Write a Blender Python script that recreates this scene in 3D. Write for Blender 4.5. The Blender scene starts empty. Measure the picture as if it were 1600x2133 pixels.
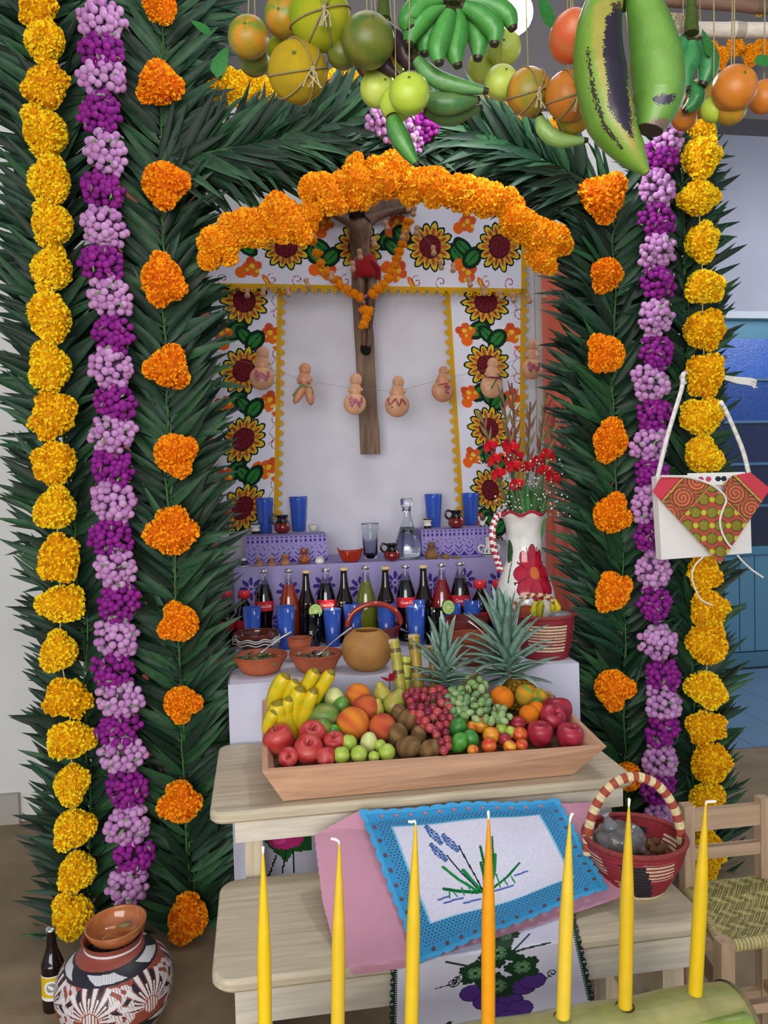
import bpy, math, random
import numpy as np
from mathutils import Vector, Matrix
rnd = random.Random(7); rg = np.random.default_rng(7)
S = bpy.context.scene; COL = S.collection

# ------------------------------------------------------------------ camera
F = 1650.0; W, H = 1600, 2133; CAMZ = 1.45
yaw, pitch, roll = math.radians(9.0), math.atan(66.5/F), 0.025
fw = Vector((math.sin(yaw)*math.cos(pitch), math.cos(yaw)*math.cos(pitch), -math.sin(pitch)))
r0 = Vector((math.cos(yaw), -math.sin(yaw), 0)); u0 = r0.cross(fw)
RT = r0*math.cos(roll) - u0*math.sin(roll); UP = u0*math.cos(roll) + r0*math.sin(roll)
cam = bpy.data.cameras.new('camera'); camo = bpy.data.objects.new('camera', cam); COL.objects.link(camo)
cam.sensor_fit = 'VERTICAL'; cam.sensor_height = 36; cam.lens = 36*F/H; cam.clip_start = .02
m = Matrix((RT, UP, -fw)).transposed().to_4x4(); m.translation = Vector((0, 0, CAMZ)); camo.matrix_world = m
S.camera = camo
# ------------------------------------------------------------------ light
w = bpy.data.worlds.new('world'); S.world = w; w.use_nodes = True
w.node_tree.nodes['Background'].inputs[0].default_value = (.74, .84, 1, 1)
w.node_tree.nodes['Background'].inputs[1].default_value = .5
def area(name, loc, tgt, sx, sy, e, c):
    l = bpy.data.lights.new(name, 'AREA'); l.shape = 'RECTANGLE'; l.size = sx; l.size_y = sy; l.energy = e; l.color = c
    o = bpy.data.objects.new(name, l); COL.objects.link(o); o.location = loc
    o.rotation_euler = (Vector(tgt)-Vector(loc)).to_track_quat('-Z', 'Y').to_euler(); return o
area('courtyard_daylight', (-1.0, -2.6, 1.9), (.35, 3.0, 1.25), 3.6, 2.4, 200, (1, .97, .92))
area('roof_skylight', (.55, 2.35, 3.95), (.5, 2.9, 0), 2.2, 1.1, 26, (.95, .97, 1))
area('side_room_fill', (4.2, 3.6, 3.2), (2.6, 5.3, 1.2), 1.2, 1.2, 55, (.85, .92, 1))  # fill light added out of view to brighten the side wall and door
S.view_settings.view_transform = 'Standard'; S.view_settings.look = 'None'
S.view_settings.exposure = 0.0; S.view_settings.gamma = 1; S.view_settings.use_curve_mapping = False

# ------------------------------------------------------------------ helpers
def ray(px, py): return fw + RT*((px-W/2)/F) + UP*((H/2-py)/F)
def P(px, py, d): return Vector((0, 0, CAMZ)) + ray(px, py)*d
def hitY(px, py, Y): r = ray(px, py); return Vector((0, 0, CAMZ)) + r*(Y/r.y)
def hitZ(px, py, Z): r = ray(px, py); return Vector((0, 0, CAMZ)) + r*((Z-CAMZ)/r.z)
def dep(p): return (Vector(p)-Vector((0, 0, CAMZ))).dot(fw)
def lin(c):
    if isinstance(c, str): c = [int(c[i:i+2], 16)/255 for i in (0, 2, 4)]
    return tuple(x/12.92 if x <= .04045 else ((x+.055)/1.055)**2.4 for x in c)
def A(v): return np.array(v, float)
def mix(a, b, t): return tuple(a[i]*(1-t)+b[i]*t for i in range(3))

def M(name, rough=.6, var=.12, scale=25, bump=0, bscale=60, trans=0, spec=.5, sss=0, coat=0, stretch=None, col=None, emit=0, metal=0, wood=False, ior=1.45, sheen=0, alpha=1):
    m = bpy.data.materials.new(name); m.use_nodes = True; n = m.node_tree; N = n.nodes; L = n.links
    b = N['Principled BSDF']; b.inputs['Roughness'].default_value = rough
    b.inputs['Specular IOR Level'].default_value = spec; b.inputs['IOR'].default_value = ior
    b.inputs['Transmission Weight'].default_value = trans; b.inputs['Metallic'].default_value = metal
    b.inputs['Coat Weight'].default_value = coat; b.inputs['Sheen Weight'].default_value = sheen; b.inputs['Alpha'].default_value = alpha
    if sss: b.inputs['Subsurface Weight'].default_value = sss; b.inputs['Subsurface Scale'].default_value = .01
    if col is None:
        c = N.new('ShaderNodeAttribute'); c.attribute_name = 'Col'; cs = c.outputs['Color']
    else:
        c = N.new('ShaderNodeRGB'); c.outputs[0].default_value = (*lin(col), 1); cs = c.outputs[0]
    tc = N.new('ShaderNodeTexCoord'); mp = N.new('ShaderNodeMapping'); L.new(tc.outputs['Object'], mp.inputs[0])
    if stretch: mp.inputs['Scale'].default_value = stretch
    no = N.new('ShaderNodeTexNoise'); no.inputs['Scale'].default_value = scale; no.inputs['Detail'].default_value = 5
    L.new(mp.outputs[0], no.inputs['Vector'])
    fac = no.outputs['Fac']
    if wood:
        no.inputs['Distortion'].default_value = .6
    mr = N.new('ShaderNodeMapRange'); mr.inputs[1].default_value = .3; mr.inputs[2].default_value = .7
    mr.inputs[3].default_value = 1-var; mr.inputs[4].default_value = 1+var*.6; L.new(fac, mr.inputs[0])
    mx = N.new('ShaderNodeVectorMath'); mx.operation = 'SCALE'; L.new(cs, mx.inputs[0]); L.new(mr.outputs[0], mx.inputs['Scale'])
    L.new(mx.outputs[0], b.inputs['Base Color'])
    if emit: L.new(cs, b.inputs['Emission Color']); b.inputs['Emission Strength'].default_value = emit
    if bump:
        nb = N.new('ShaderNodeTexNoise'); nb.inputs['Scale'].default_value = bscale; nb.inputs['Detail'].default_value = 3
        L.new(mp.outputs[0], nb.inputs['Vector'])
        bu = N.new('ShaderNodeBump'); bu.inputs['Strength'].default_value = bump; bu.inputs['Distance'].default_value = .002
        L.new(nb.outputs['Fac'], bu.inputs['Height']); L.new(bu.outputs[0], b.inputs['Normal'])
    return m
m_leaf = M('palm_leaf', .5, .3, 14, .2, 200, spec=.45)
m_petal = M('petal', .7, .12, 60, sss=.1, spec=.15)
m_bead = M('amaranth', .62, .12, 90, .3, 300, spec=.3)
m_cloth = M('woven_cloth', .9, .05, 8, .35, 700, spec=.1, sheen=.2)
m_crochet = M('crochet_yarn', .9, .15, 300, .6, 900, spec=.1)
m_paper = M('paper', .75, .04, 6, .1, 40, spec=.2)
m_fruit = M('fruit_skin', .35, .14, 30, .1, 150, spec=.5)
m_rough = M('rough_skin', .75, .2, 90, .5, 350, spec=.2)
m_wax = M('wax', .38, .06, 40, .08, 90, sss=.25)
m_clay = M('terracotta', .6, .14, 25, .2, 120)
m_glaze = M('glazed_clay', .14, .12, 30, .05, 40, coat=.5)
m_paint = M('painted_surface', .45, .04, 5, .05, 30)
m_wall = M('plaster', .9, .06, 3, .3, 60, spec=.2)
m_floor = M('concrete', .7, .22, 7, .3, 90, spec=.3)
m_glass = M('clear_glass', .03, 0, trans=1, col='F4F8FA')
m_blue = M('blue_glass', .12, 0, trans=.55, col='4C78E4')
m_dark = M('dark_bottle_glass', .06, 0, trans=.25, col='1A0D08', coat=.5)
m_liquid = M('liquid', .1, .04, 20, trans=.2, coat=.5)
m_metal = M('metal', .25, .03, metal=1, col='D8DCE0')
m_bread = M('bread', .42, .2, 22, .3, 80)
m_woodX = M('pine_x', .6, .2, 5, .1, 60, stretch=(1, 14, 14), wood=True)
m_woodY = M('wood_y', .6, .2, 5, .1, 60, stretch=(14, 1, 14), wood=True)
m_woodZ = M('wood_z', .6, .22, 5, .1, 60, stretch=(14, 14, 1), wood=True)
m_old = M('old_wood', .85, .42, 6, .6, 60, stretch=(9, 9, 1), wood=True)
m_twine = M('twine', .9, .3, 300, .4, 500)
m_plastic = M('plastic', .3, .03, 10)
m_bag = M('clear_plastic_bag', .15, .05, 30, .8, 60, trans=.85, col='DADFE4')
m_tblue = M('pressed_blue_glass', .12, .5, 120, 1.0, 130, coat=.6)  # strong tone noise paints in the sparkle of the textured glass
m_flame = M('flame', .5, 0, col='FFD9A0', emit=14)
m_lamp = M('glowing_lamp', .5, 0, col='FFFFFF', emit=9)
m_wick = M('wick', .9, .1, 200)
m_shiny = M('shiny_cloth', .28, .08, 12, .3, 60, spec=.6)
m_straw = M('straw', .7, .25, 120, .4, 300)

def link(name, data, parent=None, kind=None, label=None):
    o = bpy.data.objects.new(name, data); COL.objects.link(o)
    if parent is not None: o.parent = parent
    if kind: o['kind'] = kind
    if label: o['label'] = label
    return o
def thing(name, loc, label, cat, group=None):
    o = bpy.data.objects.new(name, None); COL.objects.link(o); o.location = loc; o.empty_display_size = .02
    return tag(o, label, cat, group)
def tag(o, label, cat, group=None):
    o['label'] = label; o['category'] = cat
    if group: o['group'] = group
    return o

ICO = {}
def ico(k):
    if k not in ICO:
        import bmesh
        b = bmesh.new(); bmesh.ops.create_icosphere(b, subdivisions=k, radius=1)
        ICO[k] = (A([v.co[:] for v in b.verts]), np.array([[v.index for v in f.verts] for f in b.faces])); b.free()
    return ICO[k]
class MB:
    def __init__(s): s.V = []; s.F = []; s.C = []; s.n = 0
    def add(s, V, Fs, c=(1, 1, 1)):
        V = np.asarray(V, float); s.V.append(V)
        c = np.asarray(c, float); Fs = np.asarray(Fs)
        s.F.append(Fs + s.n); s.n += len(V)
        s.C.append(np.broadcast_to(c, (len(Fs), 3)) if c.ndim == 1 else c)
        return s
    def hexa(s, c8, c=(1, 1, 1)):   # bottom 4 ccw, top 4 ccw
        return s.add([tuple(p) for p in c8], [(0, 3, 2, 1), (4, 5, 6, 7), (0, 1, 5, 4), (1, 2, 6, 5), (2, 3, 7, 6), (3, 0, 4, 7)], c)
    def box(s, x0, x1, y0, y1, z0, z1, c=(1, 1, 1)):
        return s.hexa([(x0, y0, z0), (x1, y0, z0), (x1, y1, z0), (x0, y1, z0), (x0, y0, z1), (x1, y0, z1), (x1, y1, z1), (x0, y1, z1)], c)
    def sphere(s, c, r, col, k=2, sc=(1, 1, 1), R=None, fn=None):
        V, Fs = ico(k); V = V*A(sc)*r
        if fn is not None: col = fn(V[Fs].mean(1)/r)
        if R is not None: V = V @ A(R).T
        return s.add(V + A(c), Fs, col)
    def lathe(s, prof, seg=24, c=(1, 1, 1), at=(0, 0, 0), cf=None, sx=1, sy=1, warp=None, R=None):
        pr = A(prof); n = len(pr); th = np.linspace(0, 2*np.pi, seg, endpoint=False)
        r = pr[:, 0][:, None]; z = np.repeat(pr[:, 1][:, None], seg, 1)
        if warp is not None: r, z = warp(r*np.ones((1, seg)), z, th[None, :])
        V = np.stack([r*np.cos(th)*sx, r*np.sin(th)*sy, z], -1).reshape(-1, 3)
        i, j = np.meshgrid(np.arange(n-1), np.arange(seg), indexing='ij')
        a = i*seg+j; b = i*seg+(j+1) % seg
        Fs = np.stack([a, b, b+seg, a+seg], -1).reshape(-1, 4)
        if cf is not None:
            c = cf(((j+.5)/seg*2*np.pi).ravel(), ((pr[:-1, 1]+pr[1:, 1])/2)[i.ravel()], i.ravel())
        if R is not None: V = V @ A(R).T
        return s.add(V+A(at), Fs, c)
    def tube(s, pts, rad, c=(1, 1, 1), seg=8, cap=True):
        pts = A([tuple(p) for p in pts]); n = len(pts); rad = np.broadcast_to(np.asarray(rad, float), (n,))
        T = np.gradient(pts, axis=0); T /= np.linalg.norm(T, axis=1)[:, None]+1e-12
        ref = A((0, 0, 1)) if abs(T[0, 2]) < .9 else A((1, 0, 0))
        U = np.zeros_like(T); u = np.cross(T[0], ref); u /= np.linalg.norm(u)
        for i in range(n):
            u = u - T[i]*np.dot(u, T[i]); u /= np.linalg.norm(u)+1e-12; U[i] = u
        B = np.cross(T, U); th = np.linspace(0, 2*np.pi, seg, endpoint=False)
        V = (pts[:, None] + rad[:, None, None]*(np.cos(th)[None, :, None]*U[:, None]+np.sin(th)[None, :, None]*B[:, None])).reshape(-1, 3)
        i, j = np.meshgrid(np.arange(n-1), np.arange(seg), indexing='ij'); a = i*seg+j; b = i*seg+(j+1) % seg
        Fs = np.stack([a, b, b+seg, a+seg], -1).reshape(-1, 4)
        if callable(c): c = c(i.ravel(), j.ravel())
        elif isinstance(c, np.ndarray) and c.ndim == 2: c = c[i.ravel()]
        s.add(V, Fs, c)
        if cap:
            for k, q in ((0, -1), (n-1, 1)):
                cc = np.asarray(c)[0 if k == 0 else -1] if np.ndim(c) == 2 else c
                base = list(range(k*seg, k*seg+seg)); V2 = np.vstack([V[base], pts[k]])
                s.add(V2, [(a, (a+1) % seg, seg) if q > 0 else ((a+1) % seg, a, seg) for a in range(seg)], cc)
        return s
    def canvas(s, cv, fn):
        h, w = cv.a.shape[:2]; u, v = np.meshgrid(np.linspace(0, 1, w+1), np.linspace(0, 1, h+1))
        V = fn(u.ravel(), v.ravel()); j, i = np.meshgrid(np.arange(w), np.arange(h)); a = i*(w+1)+j
        Fs = np.stack([a, a+w+1, a+w+2, a+1], -1).reshape(-1, 4); k = cv.m.ravel()
        return s.add(V, Fs[k], cv.a.reshape(-1, 3)[k])
    def build(s, name, mat, parent=None, smooth=True, kind=None, label=None, world=False):
        me = s.mesh(name, mat, smooth, A(parent.location) if (world and parent is not None) else None)
        return link(name, me, parent, kind, label)
    def mesh(s, name, mat, smooth=True, off=None):
        V = np.vstack(s.V)
        if off is not None: V = V-off
        me = bpy.data.meshes.new(name)
        nl = sum(f.size for f in s.F); nf = sum(len(f) for f in s.F)
        me.vertices.add(len(V)); me.vertices.foreach_set('co', V.ravel())
        me.loops.add(nl); me.loops.foreach_set('vertex_index', np.concatenate([f.ravel() for f in s.F]).astype(np.int32))
        tot = np.concatenate([np.full(len(f), f.shape[1]) for f in s.F]); st = np.concatenate([[0], np.cumsum(tot)[:-1]])
        me.polygons.add(nf); me.polygons.foreach_set('loop_start', st.astype(np.int32)); me.polygons.foreach_set('loop_total', tot.astype(np.int32))
        me.polygons.foreach_set('use_smooth', np.full(nf, bool(smooth)))
        C = np.repeat(np.vstack(s.C), tot, 0); C = np.hstack([C, np.ones((len(C), 1))])
        me.update(calc_edges=True)
        at = me.color_attributes.new('Col', 'FLOAT_COLOR', 'CORNER'); at.data.foreach_set('color', C.ravel().astype(np.float32))
        me.materials.append(mat); me.validate(); return me

class Cv:
    def __init__(s, w, h, bg): s.a = np.tile(A(lin(bg)), (h, w, 1)); s.m = np.ones((h, w), bool); s.y, s.x = np.mgrid[0:h, 0:w]+.5; s.w = w; s.h = h
    def put(s, k, c): s.a[k] = lin(c)
    def ell(s, cx, cy, rx, ry, c, rot=0):
        dx, dy = s.x-cx, s.y-cy; co, si = math.cos(rot), math.sin(rot)
        k = ((dx*co+dy*si)/rx)**2+((-dx*si+dy*co)/ry)**2 < 1
        if c is None: s.m[k] = False
        else: s.put(k, c)
        return k
    def petal(s, x0, y0, x1, y1, wd, c):
        L = math.hypot(x1-x0, y1-y0); s.ell((x0+x1)/2, (y0+y1)/2, L/2, wd, c, math.atan2(y1-y0, x1-x0))
    def poly(s, pts, c):
        k = np.zeros(s.x.shape, bool); n = len(pts)
        for i in range(n):
            (x1, y1), (x2, y2) = pts[i], pts[(i+1) % n]
            if y1 == y2: continue
            k ^= ((s.y < y1) != (s.y < y2)) & (s.x < (x2-x1)*(s.y-y1)/(y2-y1)+x1)
        if c is None: s.m[k] = False
        else: s.put(k, c)
    def line(s, pts, wd, c, dash=0):
        for (x1, y1), (x2, y2) in zip(pts[:-1], pts[1:]):
            L = math.hypot(x2-x1, y2-y1)+1e-6; t = ((s.x-x1)*(x2-x1)+(s.y-y1)*(y2-y1))/L**2; tc = np.clip(t, 0, 1)
            k = np.hypot(s.x-x1-tc*(x2-x1), s.y-y1-tc*(y2-y1)) < wd/2
            if dash: k &= ((tc*L) % dash) < dash*.6
            s.put(k, c)
def spiral(cx, cy, r, turns, a0, sgn=1, n=22):
    return [(cx+r*(1-i/n*.8)*math.cos(a0+sgn*i/n*turns*6.283), cy+r*(1-i/n*.8)*math.sin(a0+sgn*i/n*turns*6.283)) for i in range(n+1)]
def rotm(ax, ang): return Matrix.Rotation(ang, 3, ax)
def circ(n): return [2*math.pi*i/n for i in range(n)]

# ================================================================== SETTING
YW = 3.62; YA = 2.66
xe = hitY(1472, 900, YW).x
ZB = hitY(60, 178, YW).z
b = MB(); b.box(-4.0, 5.5, -3.0, 3.75, -.1, 0, lin('8C7A60')); f = b.build('floor', m_floor, None, False, 'structure')
b = MB(); b.box(-4.0, xe, YW, YW+.12, 0, ZB, lin('D9D8D6')); wb = b.build('wall_back', m_wall, None, False, 'structure')
b = MB(); b.box(-4.0, 5.5, YW-.03, YW+.15, ZB, 4.0, lin('6C686A')); b.build('trim_1', m_wall, None, False, 'structure')
x0 = hitY(38, 1600, YW-.01).x
b = MB(); b.box(-3.9, x0, YW-.03, YW, 0, .13, lin('A9A49B')); b.build('baseboard_back', m_paint, None, False, 'structure')
b = MB(); b.box(-4.0, 5.5, -.3, 7.2, 4.0, 4.1, lin('8C8C90')); b.build('ceiling', m_wall, None, False, 'structure')
# next room: tiled floor, blue door
YD = 5.35
fl = MB().box(-1, 5.5, 3.75, YD+.2, -.12, -.006, lin('39424E')).build('floor_tiled', m_paint, None, False, 'structure')
t_ = MB().box(-.148, .148, -.148, .148, -.005, 0, lin('6D86A0')).mesh('tile', m_paint, False)
for i in range(12):
    for j in range(5):
        o = link('tile', t_, fl); o.location = (xe-.1+.3*i, 3.91+.3*j, -.001)
zl = hitY(1560, 652, YD).z; zg = hitY(1560, 1140, YD).z; zt = hitY(1560, 705, YD).z
b = MB(); b.box(xe-1, 5.5, YD, YD+.12, zl, 4.0, lin('A9A9B6')); b.build('wall_side', m_wall, None, False, 'structure')
b = MB(); b.box(xe-1, 5.5, YD-.06, YD+.02, zl-.05, zl, lin('B9BCC4')); b.build('trim_2', m_paint, None, False, 'structure')
xd0 = hitY(1475, 1200, YD).x
d1 = MB().box(xd0-.6, 5.5, YD, YD+.05, 0, zl-.05, lin('3F7C96')).build('door_1', m_paint, None, False, 'structure')
for i in range(16):
    x = xd0-.5+i*.1225
    MB().box(x, x+.115, YD-.03, YD, .12, zg-.05, lin('55819A')).build('panel', m_paint, d1, False)
MB().box(xd0-.6, 5.4, YD-.035, YD, 0, .11, lin('4A7489')).build('kick_rail', m_paint, d1, False)
MB().box(xd0-.6, 5.4, YD-.045, YD, zg-.05, zg+.01, lin('4A7C96')).build('middle_rail', m_paint, d1, False)
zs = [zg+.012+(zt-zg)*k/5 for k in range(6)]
for k in range(5): MB().box(xd0-.6, 5.4, YD-.03, YD-.015, zs[k], zs[k+1]-.02, lin(['0C1634', '0E1A3C', '10204A', '1E4690', '2C60BC'][k])).build('pane', m_tblue, d1, False)  # pane tones paint in reflection above and the dark behind below
for k in range(1, 5): MB().box(xd0-.6, 5.4, YD-.05, YD-.01, zs[k]-.02, zs[k], lin('45688A')).build('window_bar', m_paint, d1, False)

# lamp glowing in the gap above the fruit
lp = P(1068, 28, 2.35)
lt = thing('globe_lamp', lp, 'glowing white globe lamp hanging above the green bananas', 'lamp')
MB().sphere((0, 0, 0), .06, (1, 1, 1), 3).build('globe', m_lamp, lt)
MB().lathe([(0.001, .05), (.03, .05), (.03, .1), (.012, .12), (.005, 4.0-lp.z), (.001, 4.0-lp.z)], 16, lin('30343A')).build('lamp_cord', m_plastic, lt)
pl = bpy.data.lights.new('lamp_light', 'POINT'); pl.energy = 24; pl.shadow_soft_size = .07; pl.color = (.95, .97, 1)
plo = bpy.data.objects.new('lamp_light', pl); COL.objects.link(plo); plo.parent = lt; plo.location = (0, -.09, -.02)

# ================================================================== BENCHES
def rbox(b, x0, x1, y0, y1, z0, z1, rad, c, n=6, bev=.008):
    pts = []
    for cx, cy, a in ((x1-rad, y1-rad, 0), (x0+rad, y1-rad, 90), (x0+rad, y0+rad, 180), (x1-rad, y0+rad, 270)):
        for i in range(n+1): t = math.radians(a+90*i/n); pts.append((cx, cy, rad, t))
    rings = [(0, z0), (bev, z0-0)] ; lay = []
    for off, z in ((bev, z0), (0, z0+bev), (0, z1-bev), (bev*.4, z1-bev*.3), (bev, z1)):
        lay.append([(cx+(r-off)*math.cos(t), cy+(r-off)*math.sin(t), z) for cx, cy, r, t in pts])
    k = len(pts); V = [p for l in lay for p in l]
    Fs = [(l*k+i, l*k+(i+1) % k, (l+1)*k+(i+1) % k, (l+1)*k+i) for l in range(4) for i in range(k)]
    b.add(V, Fs, c)
    for l, sg in ((0, -1), (4, 1)):
        ctr = [( (x0+x1)/2, (y0+y1)/2, lay[l][0][2])]
        b.add(lay[l]+ctr, [((i+1) % k, i, k) if sg < 0 else (i, (i+1) % k, k) for i in range(k)], c)
PINE = lin('C9BBA1')
ZU, ZL = .65, .472
ua = hitZ(436, 1692, ZU); ub = hitZ(1332, 1622, ZU); uc = hitZ(452, 1552, ZU)
UX0, UX1, UY0, UY1 = ua.x, ub.x, (ua.y+ub.y)/2, uc.y
def bench(name, label, x0, x1, y0, y1, zt, th, ap, inset_l, inset_r, legw, rad):
    t = thing(name, ((x0+x1)/2, (y0+y1)/2, 0), label, 'bench')
    n = 2; 
    b = MB(); rbox(b, x0, x1, y0, y1, zt-th, zt, rad, PINE); b.build('bench_top', m_woodX, t, False, world=True)
    b = MB(); b.box(x0+inset_l, x1-inset_r, y0+.02, y0+.042, zt-th-ap, zt-th, mix(PINE, lin('FFFFFF'), .25)); b.build('front_apron', m_woodX, t, False, world=True)  # front apron paled, painting in the light on its face
    b = MB(); b.box(x0+inset_l, x1-inset_r, y1-.042, y1-.02, zt-th-ap, zt-th, PINE); b.build('back_apron', m_woodX, t, False, world=True)
    for sx in (x0+inset_l, x1-inset_r-.022):
        MB().box(sx, sx+.022, y0+.042, y1-.042, zt-th-ap, zt-th, PINE).build('side_apron', m_woodY, t, False, world=True)
    for sx in (x0+inset_l+.022, x1-inset_r-legw-.022):
        for sy in (y0+.042, y1-.042-.035):
            MB().box(sx, sx+legw, sy, sy+.035, 0, zt-th, PINE).build('leg', m_woodZ, t, False, world=True)
        MB().box(sx+.01, sx+legw-.01, y0+.077, y1-.077, zt*.35, zt*.35+.05, PINE).build('stretcher', m_woodY, t, False, world=True)
    return t
bu_ = bench('wooden_bench', 'taller pale pine bench holding the trough of fruit', UX0, UX1, UY0, UY1, ZU, .03, .055, .06, .03, .042, .035)
la = hitZ(440, 2036, ZL); lb = hitZ(1504, 1935, ZL)
LY0 = (la.y+lb.y)/2; LX0 = la.x; LX1 = lb.x; LY1 = UY0+.03
bl_ = bench('wooden_bench', 'lower pale pine bench in front with rounded corners, under the blue doily', LX0, LX1, LY0, LY1, ZL, .028, .075, .045, .03, .05, .05)
print('UPPER', UX0, UX1, UY0, UY1, ua.y, ub.y, 'LOWER', LX0, LX1, LY0, LY1, la.y, lb.y)

# ================================================================== ALTAR TABLE, TIER, BOXES
ZT = .83
ta = hitZ(478, 1415, ZT); tb = hitZ(1185, 1392, ZT)
TX0, TX1, TY0 = ta.x, tb.x+.06, (ta.y+tb.y)/2
print('TABLE', TX0, TX1, TY0, ta.y, tb.y)
at_ = thing('altar_table', ((TX0+TX1)/2, TY0+.4, 0), 'main altar table behind the fruit, all under a white cloth', 'table')
MB().box(TX0+.02, TX1-.02, TY0+.02, YW-.02, ZT-.04, ZT-.004, lin('8A6A4A')).build('table_top', m_woodX, at_, False, world=True)
for sx in (TX0+.06, TX1-.1):
    for sy in (TY0+.06, YW-.1): MB().box(sx, sx+.05, sy, sy+.05, 0, ZT-.04, lin('8A6A4A')).build('leg', m_woodZ, at_, False, world=True)
cw = int((TX1-TX0)/.005); chh = int((ZT-.03)/.005)
cv = Cv(cw, chh, 'CCCCE0')
def rose(cx, cy, R):
    cv.poly([(cx-R*1.7, cy-R*.2), (cx-R*.6, cy+R*1.2), (cx, cy+R*1.9), (cx+R*.5, cy+R*1.1), (cx+R*1.8, cy+R*.9), (cx+R*1.7, cy-.2*R)], '1F5A24')
    cv.ell(cx, cy, R*1.2, R*.9, 'C8307E'); cv.ell(cx-R*.4, cy, R*.5, R*.5, 'E44FA0'); cv.ell(cx+R*.4, cy-R*.2, R*.5, R*.4, 'A81E60')
    for q in (-.6, 0, .5): cv.line([(cx+q*R, cy+R), (cx+q*R*1.6-3, cy+R*2.6)], 1.2, '17301C')
rp = hitY(595, 1742, TY0)
rose((rp.x-TX0)/.005, (ZT-rp.z)/.005, 9)
for k in range(1, 7): rose((rp.x-TX0)/.005+k*40, (ZT-rp.z)/.005+rnd.uniform(-3, 3), 9)
ct = MB()
def skirt(u, v): return np.stack([TX0+u*(TX1-TX0), TY0-.004+.012*np.sin(u*55)*v**.7+.004*np.sin(u*17), ZT-v*(ZT-.03)], -1)
ct.canvas(cv, skirt)
ct.box(TX0, TX1, TY0-.004, YW-.02, ZT-.004, ZT, lin('CCCCE0'))
for sx in (TX0-.002, TX1-.002): ct.box(sx, sx+.004, TY0, YW-.02, .03, ZT, lin('CCCCE0'))
tag(ct.build('tablecloth', m_cloth, None, False), 'long white cloth over the altar table, pink rose embroidered low on its front', 'tablecloth')

PUR = 'A79DCE'; DP = '46308C'
YT = 3.2
t1 = hitY(487, 1182, YT); t2 = hitY(1048, 1160, YT); ZP = (t1.z+t2.z)/2
print('TIER', t1, t2)
pp = thing('altar_step', ((t1.x+t2.x)/2, YT+.15, ZT), 'long lilac paper-covered step behind the row of bottles', 'step')
cwid = int((t2.x-t1.x)/.004); cv = Cv(cwid, int((ZP-ZT)/.004), PUR)
sp = cwid/7.6
for k in range(8):
    cx, cy = sp*(.45+k), 22+4*(k % 2)
    for a in circ(8): cv.petal(cx+3.5*math.cos(a), cy+3.5*math.sin(a), cx+12*math.cos(a), cy+12*math.sin(a), 2.0, DP)
    cv.ell(cx, cy, 1.4, 1.4, DP)
    for a in circ(8): cv.petal(cx+sp/2+3*math.cos(a), cy+34+3*math.sin(a), cx+sp/2+10*math.cos(a), cy+34+10*math.sin(a), 1.6, DP)
b = MB().canvas(cv, lambda u, v: np.stack([t1.x+u*(t2.x-t1.x), YT+0*u+.003*np.sin(u*23), ZP-v*(ZP-ZT)], -1))
b.build('front_paper', m_paper, pp, False, world=True)
MB().box(t1.x, t2.x, YT+.004, YW-.02, ZT, ZP, lin('9A93BC')).build('step_box', m_paper, pp, False, world=True)
def pbox(px0, px1, ptop, Y, label):
    a = hitY(px0, ptop+2, Y); c = hitY(px1, ptop-2, Y); z1 = (a.z+c.z)/2
    t = thing('raised_box', ((a.x+c.x)/2, Y+.08, ZP), label, 'box', 'lilac paper boxes on the altar step')
    w_, h_ = int((c.x-a.x)/.003), int((z1-ZP)/.003); cv = Cv(w_, h_, 'A093CC')
    n = 17
    for k in range(n):
        x = w_*(k+.5)/n
        cv.ell(x, h_*.05, 1.6, 1.3, DP); cv.poly([(x-1.4, h_*.14), (x+1.4, h_*.14), (x+1.4, h_*.24), (x-1.4, h_*.24)], DP)
        cv.ell(x, h_*(.34+.05*(k % 2)), .9, .8, DP); cv.ell(x+2, h_*(.5-.04*(k % 2)), 1.1, .8, DP)
    for k in range(7):
        x = w_*(k+.5)/7
        for dy in (0, 6): cv.line([(x-5, h_*.60+dy), (x-2, h_*.68+dy), (x, h_*.72+dy), (x+2, h_*.68+dy), (x+5, h_*.60+dy)], 1.3, DP)
        cv.poly([(x-w_/14-.1, h_*.97), (x-w_/14-.1, h_*.8), (x-w_/28, h_*.93), (x, h_*.97)], DP); cv.poly([(x+w_/14+.1, h_*.97), (x+w_/14+.1, h_*.8), (x+w_/28, h_*.93), (x, h_*.97)], DP)
    MB().canvas(cv, lambda u, v: np.stack([a.x+u*(c.x-a.x), Y+0*u, z1-v*(z1-ZP)], -1)).build('front_paper', m_paper, t, False, world=True)
    MB().box(a.x, c.x, Y+.002, Y+.2, ZP, z1, lin('9289B8')).build('box_body', m_paper, t, False, world=True)
    return z1
YB = 3.3
ZBL = pbox(511, 681, 1116, YB, 'left lilac printed paper box raised on the altar step')
ZBR = pbox(878, 1032, 1102, YB, 'right lilac printed paper box raised on the altar step')

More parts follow.
